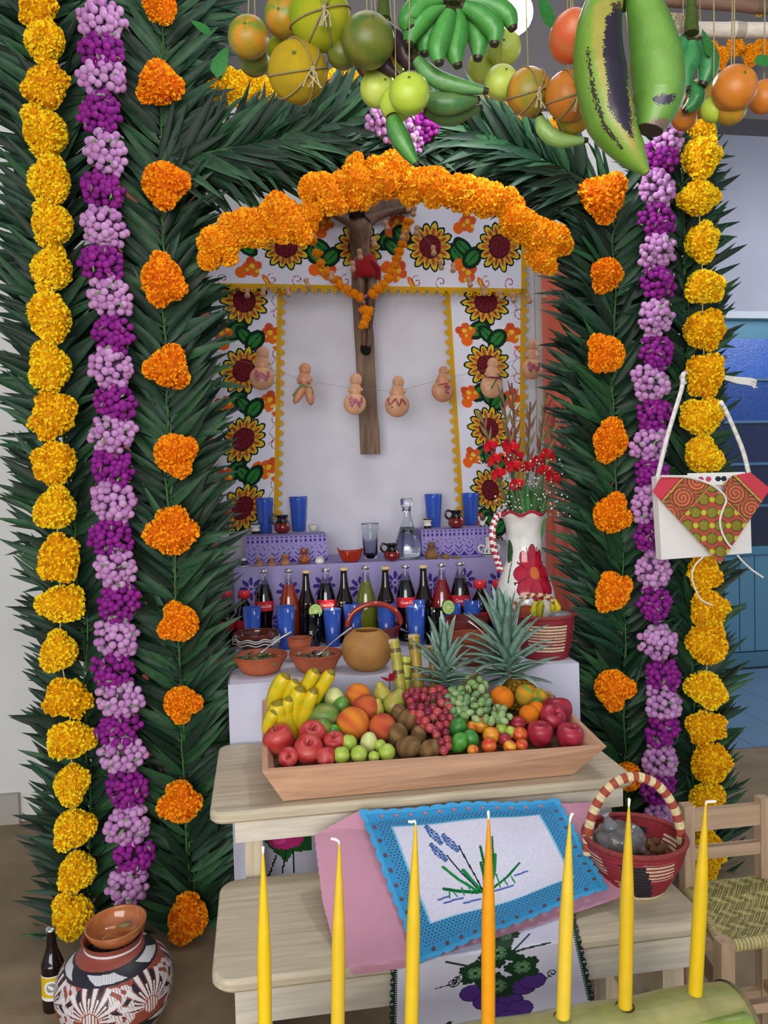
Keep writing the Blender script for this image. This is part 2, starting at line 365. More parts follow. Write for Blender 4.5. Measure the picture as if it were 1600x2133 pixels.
# ================================================================== PALM ARCH
def leaf_mesh(i):
    g = [lin(c) for c in ('163823', '1E4629', '102C1C', '274F2F', '193D2B', '0F2819')][i % 6]
    n = 6; dr = [.10, .22, .05, .16, .28, .12][i % 6]; wd = [.062, .07, .056, .066, .06, .074][i % 6]; tw = [.0, .03, -.03, .02, -.02, .0][i % 6]
    V = []
    for k in range(n+1):
        t = k/n; w_ = wd*(math.sin(math.pi*min(1, t**.62))**.75 if 0 < t < 1 else .0)+.0015
        z = -dr*t*t; x = tw*t*t*3
        V += [(x-w_, t, z+w_*.45), (x, t, z), (x+w_, t, z+w_*.45)]
    Fs = []; cs = []
    for k in range(n):
        for q in (0, 1):
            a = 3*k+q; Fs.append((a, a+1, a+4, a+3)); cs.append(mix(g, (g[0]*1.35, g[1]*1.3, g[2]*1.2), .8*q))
    return A(V), np.array(Fs), A(cs)
LM = [leaf_mesh(i) for i in range(6)]
LME = [MB().add(*l).mesh('leaflet', m_leaf, True) for l in LM]
def lmat(p, d, nrm, L):
    d = Vector(d).normalized(); x = d.cross(Vector(nrm)).normalized(); z = x.cross(d)
    m = Matrix((x, d, z)).transposed()*L; m = m.to_4x4(); m.translation = p; return m
def column(name, label, pathpx, Y, step, flen, llen, ang, label_loc, nl=24, fill=26, obj_leaves=True, lift=(.1, .5), bend=0, mb_fill=None, outw=1.0):
    pts = [hitY(x, y, Y) for x, y in pathpx]; 
    seg = [(pts[i+1]-pts[i]).length for i in range(len(pts)-1)]; tot = sum(seg)
    def at(s):
        s = max(0, min(tot-1e-5, s)); 
        for i, q in enumerate(seg):
            if s <= q: return pts[i].lerp(pts[i+1], s/q), (pts[i+1]-pts[i]).normalized()
            s -= q
        return pts[-1], (pts[-1]-pts[-2]).normalized()
    base, _ = at(0)
    t = thing(name, base, label, 'palm foliage', 'palm foliage of the arch')
    stem = MB().tube([at(tot*k/12)[0]+Vector((0, .06, 0)) for k in range(13)], .012, lin('8A7A50'), 8); stem.build('support_stick', m_woodZ, t, world=True)
    fb = MB(); s = 0; n = 0; cnt = 0
    while s < tot:
        b0, T = at(s); Tn = Vector((T.x+rnd.uniform(-.06, .06), T.y, T.z)).normalized()
        side = Vector((0, -1, 0)).cross(Tn).normalized()
        fl = flen*rnd.uniform(.85, 1.15)
        sp = []
        for k in range(9):
            q = k/8; sp.append(b0+Tn*fl*q+side*bend*q*q+Vector((rnd.uniform(-.003, .003), -.03-.07*q+.06*q*q, 0)))
        fr = MB().tube(sp, [.005*(1-.8*k/8)+.001 for k in range(9)], lin('3E6B34'), 6).build('palm_frond', m_leaf, t, world=True)
        for k in range(nl+fill):
            real = k < nl; q = ((k//2)+.5)/(nl/2) if real else rnd.random()
            sd = 1 if k % 2 else -1; i = min(7, int(q*8)); p = sp[i].lerp(sp[i+1], q*8-i)
            a = math.radians(rnd.gauss(ang, 9)*(1.12-.55*q))
            L = llen*(1-.35*abs(q-.4)**1.5)*rnd.uniform(.82, 1.12)*(outw if sd*side.x*1 < 0 else 1)
            d = Tn*math.cos(a)+side*sd*math.sin(a)+Vector((0, -rnd.uniform(*lift)*(1 if real else .3)+(0 if real else .1), 0))
            nrm = Vector((rnd.uniform(-.45, .45), -1, rnd.uniform(-.3, .5)))
            if real:
                mt = lmat(p-t.location, d, nrm, L); o = link('leaflet', LME[rnd.randrange(6)], fr); o.matrix_local = mt; cnt += 1
            else:
                p2 = p+Vector((0, rnd.uniform(.02, .07), 0)); mt = A(lmat(p2-t.location, d, nrm, L*1.05)); V, F_, c_ = LM[rnd.randrange(6)]
                fb.add(V @ mt[:3, :3].T+mt[:3, 3], F_, c_*rnd.uniform(.6, 1.0))
        s += step; n += 1
    fb.build('palm_leaflets', m_leaf, t, kind='stuff')
    print('COLUMN', label[:30], n, cnt)
    return t
column('palm_column', 'outer column of dark green palm leaves behind the left yellow marigold strand', [(200, 1960), (185, 1400), (138, 900), (98, -60)], YA+.03, .165, .30, .225, 64, 0, nl=20, fill=44, outw=1.0)
column('palm_column', 'inner column of dark green palm leaves under the left orange marigolds', [(405, 1975), (385, 1500), (352, 900), (335, -60)], YA, .165, .30, .23, 60, 0, nl=20, fill=40)
column('palm_column', 'inner column of dark green palm leaves under the right orange marigolds', [(1300, 1860), (1288, 1400), (1270, 900), (1262, 470)], YA, .15, .28, .245, 62, 0, nl=22, fill=40)
column('palm_column', 'outer column of dark green palm leaves behind the right yellow marigold strand', [(1440, 1880), (1428, 1400), (1420, 900), (1405, 400)], YA+.03, .15, .28, .215, 60, 0, nl=22, fill=44)
column('palm_crosspiece', 'palm fronds across the left top of the arch, tips pointing right', [(330, 350), (500, 320), (650, 285), (740, 290)], YA-.02, .075, .28, .22, 42, 0, nl=26, fill=46)
column('palm_crosspiece', 'palm fronds across the right top of the arch, tips pointing left', [(1265, 420), (1130, 350), (1000, 310), (900, 290)], YA-.02, .075, .28, .22, 42, 0, nl=26, fill=46)
column('palm_crosspiece', 'upper palm fronds above the left end of the arch beside the hanging mandarins', [(320, 150), (370, 60), (400, -60)], YA+.02, .11, .25, .22, 55, 0, nl=20, fill=24)

# ------------------------------------------------------------------ marigolds
def marigold_mesh(name, cols, seed, blobs, npet=880):
    r = np.random.default_rng(seed); b = MB()
    C_ = [A((0, 0, 0))]; Rr = [.68]
    for k in range(blobs):
        a = r.uniform(0, 6.28); rr = r.uniform(.3, .46); C_.append(A((math.cos(a)*(.93-rr)*.95, r.uniform(-.2, .05), math.sin(a)*(.93-rr)*.95))); Rr.append(rr)
    cols = [A(lin(c)) for c in cols]
    for c, q in zip(C_, Rr):
        b.sphere(c, q*.93, cols[2]*.8, 2)
    tot = sum(q*q for q in Rr)
    for c, q in zip(C_, Rr):
        n = int(npet*q*q/tot*1.25); i = np.arange(n)+.5; ph = np.arccos(1-2*i/n); th = math.pi*(1+5**.5)*i
        N = np.stack([np.cos(th)*np.sin(ph), np.sin(th)*np.sin(ph), np.cos(ph)], 1)+r.normal(0, .06, (n, 3)); N /= np.linalg.norm(N, axis=1)[:, None]
        Pp = c+N*q*.94; k = np.ones(n, bool)
        for c2, q2 in zip(C_, Rr):
            if c2 is not c: k &= np.linalg.norm(Pp-c2, axis=1) > q2*.9
        k &= Pp[:, 1] < .45
        N = N[k]; Pp = Pp[k]; n = len(N)
        rv = r.normal(0, 1, (n, 3)); t2 = np.cross(N, rv); t2 /= np.linalg.norm(t2, axis=1)[:, None]; t1 = np.cross(N, t2)
        h = r.uniform(.10, .15, n)[:, None]; w_ = r.uniform(.06, .095, n)[:, None]; tl = r.uniform(.3, .95, n)[:, None]
        u = t2*np.sqrt(1-tl**2)+N*tl
        fr = r.uniform(.0, 1, n)[:, None]; cc = cols[0]*(1-fr)+cols[1]*fr; dk = (r.random(n) < .12)[:, None]; cc = np.where(dk, cols[2], cc)
        bs = Pp-N*.05; vs = [bs]
        for j, e in enumerate((-1, -.4, .4, 1)):
            vs.append(Pp+t1*w_*e+u*h*(1-.25*abs(e))+N*r.uniform(-.025, .03, (n, 1)))
        V = np.stack(vs, 1).reshape(-1, 3); b0 = np.arange(n)*5
        Fs = np.concatenate([np.stack([b0, b0+j, b0+j+1], 1) for j in (1, 2, 3)]); b.add(V, Fs, np.tile(cc, (3, 1)))
    return b.mesh(name, m_petal, False)
YEL = ('FFCE08', 'FFE22A', 'F2A802'); ORA = ('FF9206', 'FFAA16', 'EC7004'); AMB = ('FFA20C', 'FFBE24', 'F48804')
MY = [marigold_mesh('marigold', YEL if i < 4 else ('FCBC02', 'FFD61C', 'EC9C02'), i, 2+i % 3) for i in range(6)]
MO = [marigold_mesh('marigold', ORA, 20+i, 2+i % 3) for i in range(5)]
MA = [marigold_mesh('marigold', AMB, 40+i, 3+i % 2, 950) for i in range(5)]
MS = [marigold_mesh('marigold', AMB, 60+i, 1, 110) for i in range(3)]
def flower(meshes, px, py, r, Y, parent=None, k=1.14):
    p = hitY(px, py, Y); s = r*dep(p)/F*k
    o = link('marigold', rnd.choice(meshes), parent); o.location = p-(parent.location if parent else Vector())
    o.rotation_euler = (rnd.uniform(-.3, .3), rnd.uniform(0, 6.28), rnd.uniform(-.3, .3)); o.scale = (s, s*.85, s); return o
def string(pts, parent, rad=.002, c='C8B890', name='string'):
    MB().tube(pts, rad, lin(c), 5).build(name, m_twine, parent, world=True)
def garland(label, L, meshes, Y, name='marigold_garland', cat='garland', group=None, dy=0):
    b0 = hitY(L[0][0], L[0][1], Y); t = thing(name, b0, label, cat, group)
    string([hitY(x, y, Y) for x, y, r in (sorted(L) if 'band' in label else L)], t)
    for x, y, r in L: flower(meshes, x, y, r, Y+rnd.uniform(-.01, .01), t)
    return t
YF = YA-.13
garland('long strand of yellow marigolds down the outer left side of the arch', [(80, 8, 48), (93, 85, 50), (95, 178, 48), (95, 275, 54), (102, 378, 53), (110, 467, 50), (107, 563, 50), (105, 665, 52), (106, 764, 50), (112, 866, 52), (117, 960, 50), (117, 1060, 50), (123, 1162, 51), (127, 1258, 48), (124, 1357, 45), (142, 1453, 48), (150, 1540, 47), (148, 1633, 43), (153, 1725, 47), (162, 1815, 46), (152, 1905, 50)], MY, YF)
garland('long strand of yellow marigolds down the outer right side of the arch', [(1460, 262, 36), (1458, 328, 48), (1455, 412, 44), (1460, 505, 42), (1465, 597, 43), (1462, 687, 46), (1470, 782, 45), (1462, 870, 46), (1463, 950, 43), (1465, 1190, 40), (1476, 1265, 44), (1475, 1345, 48), (1470, 1433, 43), (1470, 1513, 40), (1478, 1595, 46), (1470, 1668, 42), (1475, 1765, 38), (1470, 1812, 32)], MY, YF)
garland('yellow marigold strand behind the top left of the arch, under the grapefruit', [(385, 240, 38), (440, 197, 36), (478, 188, 42), (512, 180, 40), (553, 190, 38), (600, 180, 34), (655, 172, 30), (700, 165, 26), (732, 157, 22)], MY, YA+.08)
garland('orange marigold strand behind the top right of the arch, under the plantains', [(1000, 215, 24), (1040, 233, 28), (1095, 255, 26), (1150, 268, 24)], MA, YA+.08)
garland('thick band of orange marigolds arched over the crucifix', [(452, 510, 50), (500, 478, 46), (535, 475, 50), (590, 455, 52), (615, 475, 40), (655, 395, 42), (690, 405, 46), (740, 385, 52), (738, 342, 24), (800, 375, 50), (822, 345, 40), (865, 385, 46), (905, 385, 46), (955, 402, 48), (1012, 418, 44), (1075, 462, 44), (1058, 430, 36), (1120, 490, 46), (1155, 500, 44), (1130, 540, 36), (435, 540, 30), (640, 450, 34)], MA, YF-.02)
for i, (x, y, r) in enumerate([(338, 12, 36), (332, 175, 50), (340, 382, 53), (338, 582, 54), (350, 766, 49), (362, 945, 50), (360, 1112, 54), (377, 1298, 45), (376, 1463, 42), (378, 1675, 46), (392, 1912, 50)]):
    od = ['topmost', 'second from the top', 'third from the top', 'fourth from the top', 'fifth from the top', 'sixth from the top', 'fifth from the floor', 'fourth from the floor', 'third from the floor', 'second from the floor', 'lowest'][i]
    tag(flower(MO, x, y, r, YF), 'orange marigold head on the left inner palm column, '+od, 'marigold', 'orange marigolds on the left palm column')
for i, (x, y, r) in enumerate([(1258, 410, 52), (1264, 572, 42), (1264, 738, 46), (1272, 918, 46), (1271, 1073, 46), (1276, 1235, 43), (1275, 1432, 45), (1308, 1618, 36)]):
    od = ['topmost', 'second from the top', 'third from the top', 'fourth from the top', 'fourth from the bottom', 'third from the bottom', 'second from the bottom', 'lowest, seen through the basket handle'][i]
    tag(flower(MO, x, y, r, YF), 'orange marigold head on the right inner palm column, '+od, 'marigold', 'orange marigolds on the right palm column')
# ------------------------------------------------------------------ globe amaranth strands
def amaranth(cols, seed):
    r = np.random.default_rng(seed); b = MB(); n = 44; cs = [A(lin(c)) for c in cols]; out = []
    tries = 0
    while len(out) < n and tries < 3000:
        tries += 1; v = r.normal(0, 1, 3); v /= np.linalg.norm(v); v[1] = -abs(v[1])*.9; v *= (1, .8, .95)
        v *= r.uniform(.72, 1.0)
        if all(np.linalg.norm(v-o) > .245 for o in out): out.append(v)
    b.sphere((0, .1, 0), .62, cs[2]*.6, 2, sc=(1, .6, 1))
    for v in out:
        q = r.uniform(.155, .2); b.sphere(v, q, cs[0]*(1-(t := r.random()))+cs[1]*t, 2, sc=(1, 1, 1.12)); b.tube([v*.85, v*.2], .03, lin('6F8A5C'), 4, cap=False)
    for k in range(9):
        v = r.normal(0, 1, 3); v /= np.linalg.norm(v); v[1] = -abs(v[1]); v *= .98; d = np.cross(v, r.normal(0, 1, 3)); d /= np.linalg.norm(d); e = np.cross(v, d)
        b.add([v-d*.16, v-e*.05, v+d*.16, v+e*.05+v*.06], [(0, 1, 2, 3)], A(lin('7C9A6C')))
    return b.mesh('flower_cluster', m_bead)
AL = [amaranth(('B87AB8', 'CE9CCC', '9A5C9C'), i) for i in range(4)]; AD = [amaranth(('7E1A7E', '9A2492', '4E0E52'), 10+i) for i in range(4)]
def strand(label, L, r, Y):
    b0 = hitY(L[0][0], L[0][1], Y); t = thing('amaranth_garland', b0, label, 'garland'); string([hitY(x, y, Y) for x, y in L], t)
    for i, (x, y) in enumerate(L):
        p = hitY(x, y, Y); s = r*dep(p)/F*(1.0 if i % 2 == 0 else .95)
        o = link('flower_cluster', rnd.choice(AL if i % 2 == 0 else AD), t); o.location = p-t.location; o.rotation_euler = (0, rnd.uniform(0, 6.28), 0); o.scale = (s, s, s*.9)
    return t
strand('strand of lilac and magenta globe flowers down the left side of the arch', [(211, 45), (212, 112), (213, 165), (208, 238), (222, 320), (215, 400), (217, 472), (213, 552), (230, 620), (235, 700), (232, 768), (242, 837), (235, 905), (235, 975), (238, 1045), (232, 1120), (243, 1182), (250, 1255), (243, 1328), (238, 1395), (250, 1452), (248, 1520), (255, 1568), (265, 1640), (268, 1715), (280, 1782), (268, 1838)], 48, YF-.01)
strand('strand of lilac and purple globe flowers down the right side of the arch', [(1385, 290), (1372, 330), (1366, 396), (1368, 460), (1366, 525), (1368, 590), (1362, 663), (1366, 735), (1352, 800), (1360, 865), (1352, 925), (1355, 985), (1348, 1050), (1358, 1118), (1358, 1187), (1362, 1257), (1370, 1338), (1378, 1405), (1378, 1462), (1376, 1520), (1372, 1578), (1368, 1640), (1370, 1705)], 42, YF-.01)
t = thing('amaranth_garland', hitY(845, 262, YF), 'bunch of lilac and purple globe flowers at the top centre of the arch', 'garland')
for x, y, r, ms in ((805, 258, 40, AL), (885, 245, 38, AD), (848, 285, 40, AL), (868, 262, 42, AD), (840, 240, 36, AL)):
    p = hitY(x, y, YF+.02); s = r*dep(p)/F; o = link('flower_cluster', ms[0], t); o.location = p-t.location; o.scale = (s, s, s); o.rotation_euler = (0, rnd.uniform(0, 6), 0)

# ================================================================== BACK WALL CLOTHS
# salmon shiny cloth on the wall behind the arch, both sides
def sheet(name, label, x0, y0, x1, y1, Y, col, mat, cat='cloth', wav=.012, cellpx=None):
    a = hitY(x0, y0, Y); c = hitY(x1, y1, Y); n = 60; b = MB(); u, v = np.meshgrid(np.linspace(0, 1, n), np.linspace(0, 1, 12)); u = u.ravel(); v = v.ravel()
    V = np.stack([a.x+u*(c.x-a.x), Y+wav*np.sin(u*29)*(.4+v), a.z+v*(c.z-a.z)], -1)
    j, i = np.meshgrid(np.arange(n-1), np.arange(11)); q = i*n+j; Fs = np.stack([q, q+n, q+n+1, q+1], -1).reshape(-1, 4)
    b.add(V, Fs, lin(col)); o = b.build(name, mat, None); return tag(o, label, cat)
sheet('hanging_cloth', 'shiny salmon cloth hanging on the wall behind the left palm columns', 190, 300, 470, 1700, YW-.06, 'DE6A50', m_shiny)
sheet('hanging_cloth', 'shiny salmon lace-patterned cloth behind the right palm columns', 1126, 500, 1410, 1700, YW-.06, 'DE6A50', m_shiny)

# embroidered cloths
CELL = .0034
def sunflower(cv, cx, cy, R):
    n = 14
    for k, a in enumerate(circ(n)):
        e = R*(1 if k % 2 else .92); cv.petal(cx+.3*R*math.cos(a), cy+.3*R*math.sin(a), cx+e*math.cos(a), cy+e*math.sin(a), R*.18, '14161E')
    for k, a in enumerate(circ(n)):
        e = R*(.93 if k % 2 else .85); cv.petal(cx+.35*R*math.cos(a), cy+.35*R*math.sin(a), cx+e*math.cos(a), cy+e*math.sin(a), R*.125, 'D8C02C')
    for k, a in enumerate(circ(n)):
        cv.petal(cx+.35*R*math.cos(a), cy+.35*R*math.sin(a), cx+.76*R*math.cos(a), cy+.76*R*math.sin(a), R*.085, 'CE6A34')
        cv.line([(cx+.4*R*math.cos(a), cy+.4*R*math.sin(a)), (cx+.66*R*math.cos(a), cy+.66*R*math.sin(a))], 1, '4A1414')
    cv.ell(cx, cy, R*.45, R*.45, '2A0C10'); cv.ell(cx, cy, R*.41, R*.41, '6E1C26')
    for k in range(12):
        a = k*2.4; q = R*.36*math.sqrt(k/12); cv.ell(cx+q*math.cos(a), cy+q*math.sin(a), 1, 1, '2A080C')
def eleaf(cv, x0, y0, x1, y1, wd):
    cv.petal(x0, y0, x1, y1, wd, '102E1E'); L = .16
    cv.petal(x0+(x1-x0)*L, y0+(y1-y0)*L, x1-(x1-x0)*L, y1-(y1-y0)*L, wd*.6, '2E7A34'); cv.line([(x0, y0), (x1, y1)], 1.2, '102E1E')
def obloom(cv, cx, cy, R, a):
    co, si = math.cos(a), math.sin(a); q = lambda x, y: (cx+R*(x*co-y*si), cy+R*(x*si+y*co))
    for x, y, r, c in ((0, 0, .62, 'E8602A'), (.1, .7, .5, 'F06A1E'), (-.5, -.35, .4, 'D2502A'), (.5, -.3, .4, 'E87028'), (0, -.75, .35, 'E05A28')):
        X, Y_ = q(x, y); cv.ell(X, Y_, R*r, R*r*.9, c, a)
    for x, y, r in ((-.1, -.3, .22), (.45, -.55, .16), (.05, .15, .15)):
        X, Y_ = q(x, y); cv.ell(X, Y_, R*r, R*r, 'F2C22E')
def scroll(cv, x, y, s, sg=1):
    cv.line(spiral(x, y, 5*s, 1.1, 1.5*sg, sg), 1.2, 'A03048', 2.2); cv.line([(x+2*sg*s, y+4*s), (x+6*sg*s, y+10*s), (x+2*sg*s, y+16*s), (x+7*sg*s, y+20*s)], 1.2, 'A03048', 2.2)
def bud(cv, x0, y0, x1, y1): cv.petal(x0, y0, x1, y1, 3.6, 'E8702A'); cv.petal(x0+(x1-x0)*.3, y0+(y1-y0)*.3, x1, y1, 1.8, 'F0C030')
def motif(cv, L, wid, vert, R, off=0, per=None):
    """repeat along the strip: sunflower, leaves, blooms, scrolls"""
    per = per or R*2.75; k = 0; s = off
    def q(a, b): return (b, a) if vert else (a, b)
    c = wid*.5
    while s < L+per:
        m = -1 if (k % 2 and not vert) else 1
        for d in (-1, 1):
            x0, y0 = q(s+R*.8*d, c+R*.1*m); x1, y1 = q(s+R*1.5*d, c-R*.75*m*d*(1 if vert else 1)); eleaf(cv, x0, y0, x1, y1, R*.36)
        x0, y0 = q(s+R*1.0, c-R*.3); x1, y1 = q(s+R*1.75, c+R*.35); eleaf(cv, x0, y0, x1, y1, R*.28)
        x, y = q(s+per*.5, c-R*.85); obloom(cv, x, y, R*.46, .4*k)
        x, y = q(s+per*.5, c+R*.9); obloom(cv, x, y, R*.5, 1.2+.4*k)
        x, y = q(s+R*.45, c+R*1.35); scroll(cv, x, y, R*.05, 1); x, y = q(s-R*.55, c+R*1.35); scroll(cv, x, y, R*.05, -1)
        x0, y0 = q(s+per*.68, c+R*1.15); x1, y1 = q(s+per*.78, c+R*1.6); bud(cv, x0, y0, x1, y1)
        x, y = q(s, c); sunflower(cv, x, y, R); s += per; k += 1
def ecloth(label, corners, vert, R, off, lace, per=None, wav=.008, Y=YW-.03, bow=0):
    # corners px: TL,TR,BL,BR
    c = [hitY(x, y, Y) for x, y in corners]; wid = ((c[1]-c[0]).length+(c[3]-c[2]).length)/2; hei = ((c[2]-c[0]).length+(c[3]-c[1]).length)/2
    w_, h_ = int(wid/CELL), int(hei/CELL); cv = Cv(w_, h_, 'E6E4F2'); motif(cv, h_ if vert else w_, (w_ if vert else h_), vert, R/CELL, off/CELL, per/CELL if per else None)
    C4 = [A(x) for x in c]
    def fn(u, v):
        u = u[:, None]; v = v[:, None]; Q = (C4[0]*(1-u)+C4[1]*u)*(1-v)+(C4[2]*(1-u)+C4[3]*u)*v
        Q[:, 1] += (wav*np.sin(u*9+v*3)*v - .004)[:, 0]; Q[:, 0] += (bow*np.sin(v*4.2)*(1-u))[:, 0]; return Q
    o = thing('embroidered_cloth', c[0], label, 'embroidered cloth')
    MB().canvas(cv, fn).build('cloth_panel', m_cloth, o, False, world=True)
    # lace: strip with scallops along the given sides
    lb_ = MB(); per_ = .03; LW = .04
    def side(p, q, out):
        p = A(p); q = A(q); L = np.linalg.norm(q-p); n = int(L/.003); m = int(LW/.003); cvl = Cv(n, m, 'E0A81E')
        k = max(1, round(L/.045)); pw = n/k
        dd = (cvl.x % pw)/pw; cvl.m &= ~((cvl.y > m*.45) & (cvl.y > m*(.45+.5*np.sqrt(np.clip(1-((dd-.5)/.30)**2, 0, 1)))))
        cvl.m &= ~((cvl.y > m*.12) & (cvl.y < m*.4) & ((cvl.x.astype(int) % 3) == 1) & ((cvl.y.astype(int) % 3) == 1))
        cvl.m &= ~((np.hypot((dd-.5)*pw, (cvl.y-m*.68)) < 1.2))
        T = (q-p); O = A(out)
        def f(u, v): 
            X = p+T*u[:, None]+O*(v*LW)[:, None]; X[:, 1] += .004*np.sin(u*40)*v-.007; return X
        lb_.canvas(cvl, f)
    for p, q, out in lace(c): side(p, q, out)
    if bow == 0 or True: lb_.build('lace_edging', m_crochet, o, False, world=True)
    return o
ecloth('left white cloth strip embroidered with sunflowers, hanging on the wall beside the palm', [(440, 590), (578, 598), (440, 1130), (570, 1080)], True, .112, .07, lambda c: [(c[1]+Vector((0, 0, .0)), c[3], (1, 0, 0))], per=.305)
ecloth('right white cloth strip embroidered with sunflowers, hanging on the wall behind the vase', [(936, 600), (1085, 598), (968, 1110), (1078, 1130)], True, .108, .07, lambda c: [(c[0], c[2], (-1, 0, .0)), (c[1], c[3], (1, 0, 0))], per=.29, bow=.0)
ecloth('white cloth valance embroidered with sunflowers along the top of the wall, behind the crucifix', [(430, 440), (1085, 425), (430, 590), (1085, 602)], False, .112, .02, lambda c: [(c[2], c[3], (0, 0, -1)), (c[1], c[3], (1, 0, 0))], per=.325, Y=YW-.055, wav=.004)
# plain white backing cloth between the strips (fold in middle)
sheet('hanging_cloth', 'plain white cloth covering the wall behind the crucifix and glasses', 440, 430, 1122, 1180, YW-.012, 'DAD6E0', m_cloth, wav=.004)
# ================================================================== THINGS ON THE ALTAR
def circp(n=8): return n
def spot(px, py, z): p = hitZ(px, py, z); return p, dep(p)/F
def hollow(o, t): return [(0, o[0][1])]+list(o)+[(max(r-t, .0002), z) for r, z in reversed(o[1:])]+[(0, o[0][1]+t)]
def curve(pts, n=6):   # Catmull-Rom through profile points
    pts = [A(p) for p in pts]; q = [2*pts[0]-pts[1]]+pts+[2*pts[-1]-pts[-2]]; out = []
    for i in range(1, len(q)-2):
        for k in range(n):
            t = k/n; out.append(.5*((2*q[i])+(q[i+1]-q[i-1])*t+(2*q[i-1]-5*q[i]+4*q[i+1]-q[i+2])*t*t+(3*q[i]-q[i-1]-3*q[i+1]+q[i+2])*t**3))
    out.append(pts[-1]); return [tuple(x) for x in out]
def S_(pr, s): return [(r*s, z*s) for r, z in pr]
def blue_tumbler(px, py, z, w, h, label):
    p, s = spot(px, py, z); t = thing('tumbler', p, label, 'glass', 'blue glass tumblers')
    pr = [(w*.36, 0), (w*.37, 1.5)]+[(w*(.37+.13*k/10), h*k/10) for k in range(1, 11)]
    MB().lathe(S_(hollow(pr, 1.3), s), 28).build('tumbler_glass', m_blue, t)
    MB().lathe(S_([(0, 3), (w*.33, 3), (w*.44, h*.62), (0, h*.62)], s), 20, lin('2C50C0')).build('water', m_liquid, t)
blue_tumbler(553, 1111, ZBL, 37, 74, 'blue glass tumbler at the left end of the left printed box')
blue_tumbler(623, 1106, ZBL, 38, 72, 'blue glass tumbler at the right end of the left printed box')
blue_tumbler(904, 1098, ZBR, 37, 69, 'blue glass tumbler at the left end of the right printed box')
blue_tumbler(981, 1094, ZBR, 37, 67, 'blue glass tumbler at the right end of the right printed box, by the vase')
def jug(px, py, z, w, h, label):
    p, s = spot(px, py, z); t = thing('clay_jug', p, label, 'jug', 'small glazed clay jugs')
    def cf(th, zz, i): return np.where((zz > h*s*.56)[:, None], A(lin('1A1210')), A(lin('7A1F1A')))
    pr = curve([(w*.22, 0), (w*.42, h*.15), (w*.46, h*.38), (w*.36, h*.62), (w*.27, h*.76), (w*.36, h*.98)])
    MB().lathe(S_(hollow(pr, 1.6), s), 28, cf=cf).build('jug_body', m_glaze, t)
    pts = [(-w*.30, 0, h*.92), (-w*.5, 0, h*.98), (-w*.62, 0, h*.8), (-w*.56, 0, h*.6), (-w*.38, 0, h*.5)]
    MB().tube([(A(q)*s) for q in [tuple(c) for c in curve(pts, 4)]], 2.4*s, lin('1A1210')).build('jug_handle', m_glaze, t)
jug(589, 1111, ZBL, 37, 39, 'small brown jug with a black rim between the blue tumblers on the left box')
jug(951, 1100, ZBR, 37, 38, 'small brown jug with a black rim between the blue tumblers on the right box')
jug(817, 1169, ZP, 37, 38, 'small brown jug with a black rim on the step beside the clear carafe')
def pot(name, px, py, z, prof, cols, label, cat, mat=m_clay, seg=24, h2=None):
    p, s = spot(px, py, z); t = thing(name, p, label, cat)
    pr = curve(prof, 5); n = len(pr)
    def cf(th, zz, i): k = (i*len(cols)//max(1, n)).clip(0, len(cols)-1); return A([lin(c) for c in cols])[k]
    MB().lathe(S_(pr, s), seg, cf=cf).build('pot_body', mat, t); return t, s
pot('mini_vase', 533, 1113, ZBL, [(0, 0), (6, 0), (10, 6), (8, 12), (10, 19), (10, 23), (0, 23)], ['EDE6D2', '2A2420', 'EDE6D2', 'EDE6D2', '2A2420', 'EDE6D2'], 'tiny white clay vase with black stripes left of the first blue tumbler', 'vase', m_glaze)
pot('mini_vase', 891, 1101, ZBR, [(0, 0), (6, 0), (9, 5), (7, 11), (9, 17), (9, 21), (0, 21)], ['EDE6D2', '2A2420', 'EDE6D2', 'EDE6D2', '2A2420', 'EDE6D2'], 'tiny white clay vase with black stripes left of the third blue tumbler', 'vase', m_glaze)
pot('mini_bowl', 652, 1107, ZBL, [(0, 0), (4, 0), (7, 5), (9, 12), (8, 14), (0, 13)], ['EDE6D2', 'EDE6D2', '1F1A18'], 'tiny white and black bowl at the right end of the left box', 'bowl', m_glaze)
for px, py, q, lb in ((540, 1179, 1, 'tiny brown clay cone first on the step below the left box'), (566, 1178, 1.05, 'tiny brown clay cone second on the step below the left box')):
    pot('clay_miniature', px, py, ZP, [(0, 0), (9*q, 0), (9*q, 4), (4*q, 10), (4*q, 15), (2, 19), (0, 20)], ['B07A58', 'A06848', 'B88462'], lb, 'clay miniature')
pot('clay_miniature', 594, 1177, ZP, [(0, 0), (9, 0), (10, 8), (7, 13), (8, 20), (5, 23), (0, 20)], ['B07A58', '9C6244', 'B88462'], 'tiny brown clay jar third on the step below the left box', 'clay miniature')
pot('gourd_jar', 634, 1174, ZP, [(0, 0), (10, 0), (13, 8), (10, 14), (6, 18), (8, 23), (8, 30), (5, 32), (0, 31)], ['8E4526', 'A55A34', '8E4526', 'A8603A'], 'shiny brown gourd-shaped clay jar on the step in front of the left box', 'jar', m_glaze)
pot('mini_bowl', 666, 1173, ZP, [(0, 0), (8, 0), (10, 5), (8, 11), (9, 14), (0, 13)], ['EDE9E2', 'D8D2CA'], 'tiny white cup on the step right of the brown gourd jar', 'cup', m_glaze)
pot('mini_bowl', 508, 1180, ZP, [(0, 0), (10, 0), (11, 3), (5, 6), (5, 16), (0, 18)], ['E5E0D8', '2A2420', 'E5E0D8'], 'tiny white and black dish at the far left end of the step', 'dish', m_glaze)
t, s = pot('clay_gourd', 899, 1164, ZP, [(0, 0), (11, 0), (14, 8), (11, 16), (6, 21), (8, 28), (5, 34), (0, 35)], ['8C6238', '7C5430'], 'matt brown clay gourd on the step in front of the right box', 'gourd')
pot('clay_miniature', 928, 1164, ZP, [(0, 0), (8, 0), (9, 5), (5, 10), (0, 11)], ['8C6238'], 'small brown clay lump right of the matt gourd', 'clay miniature')
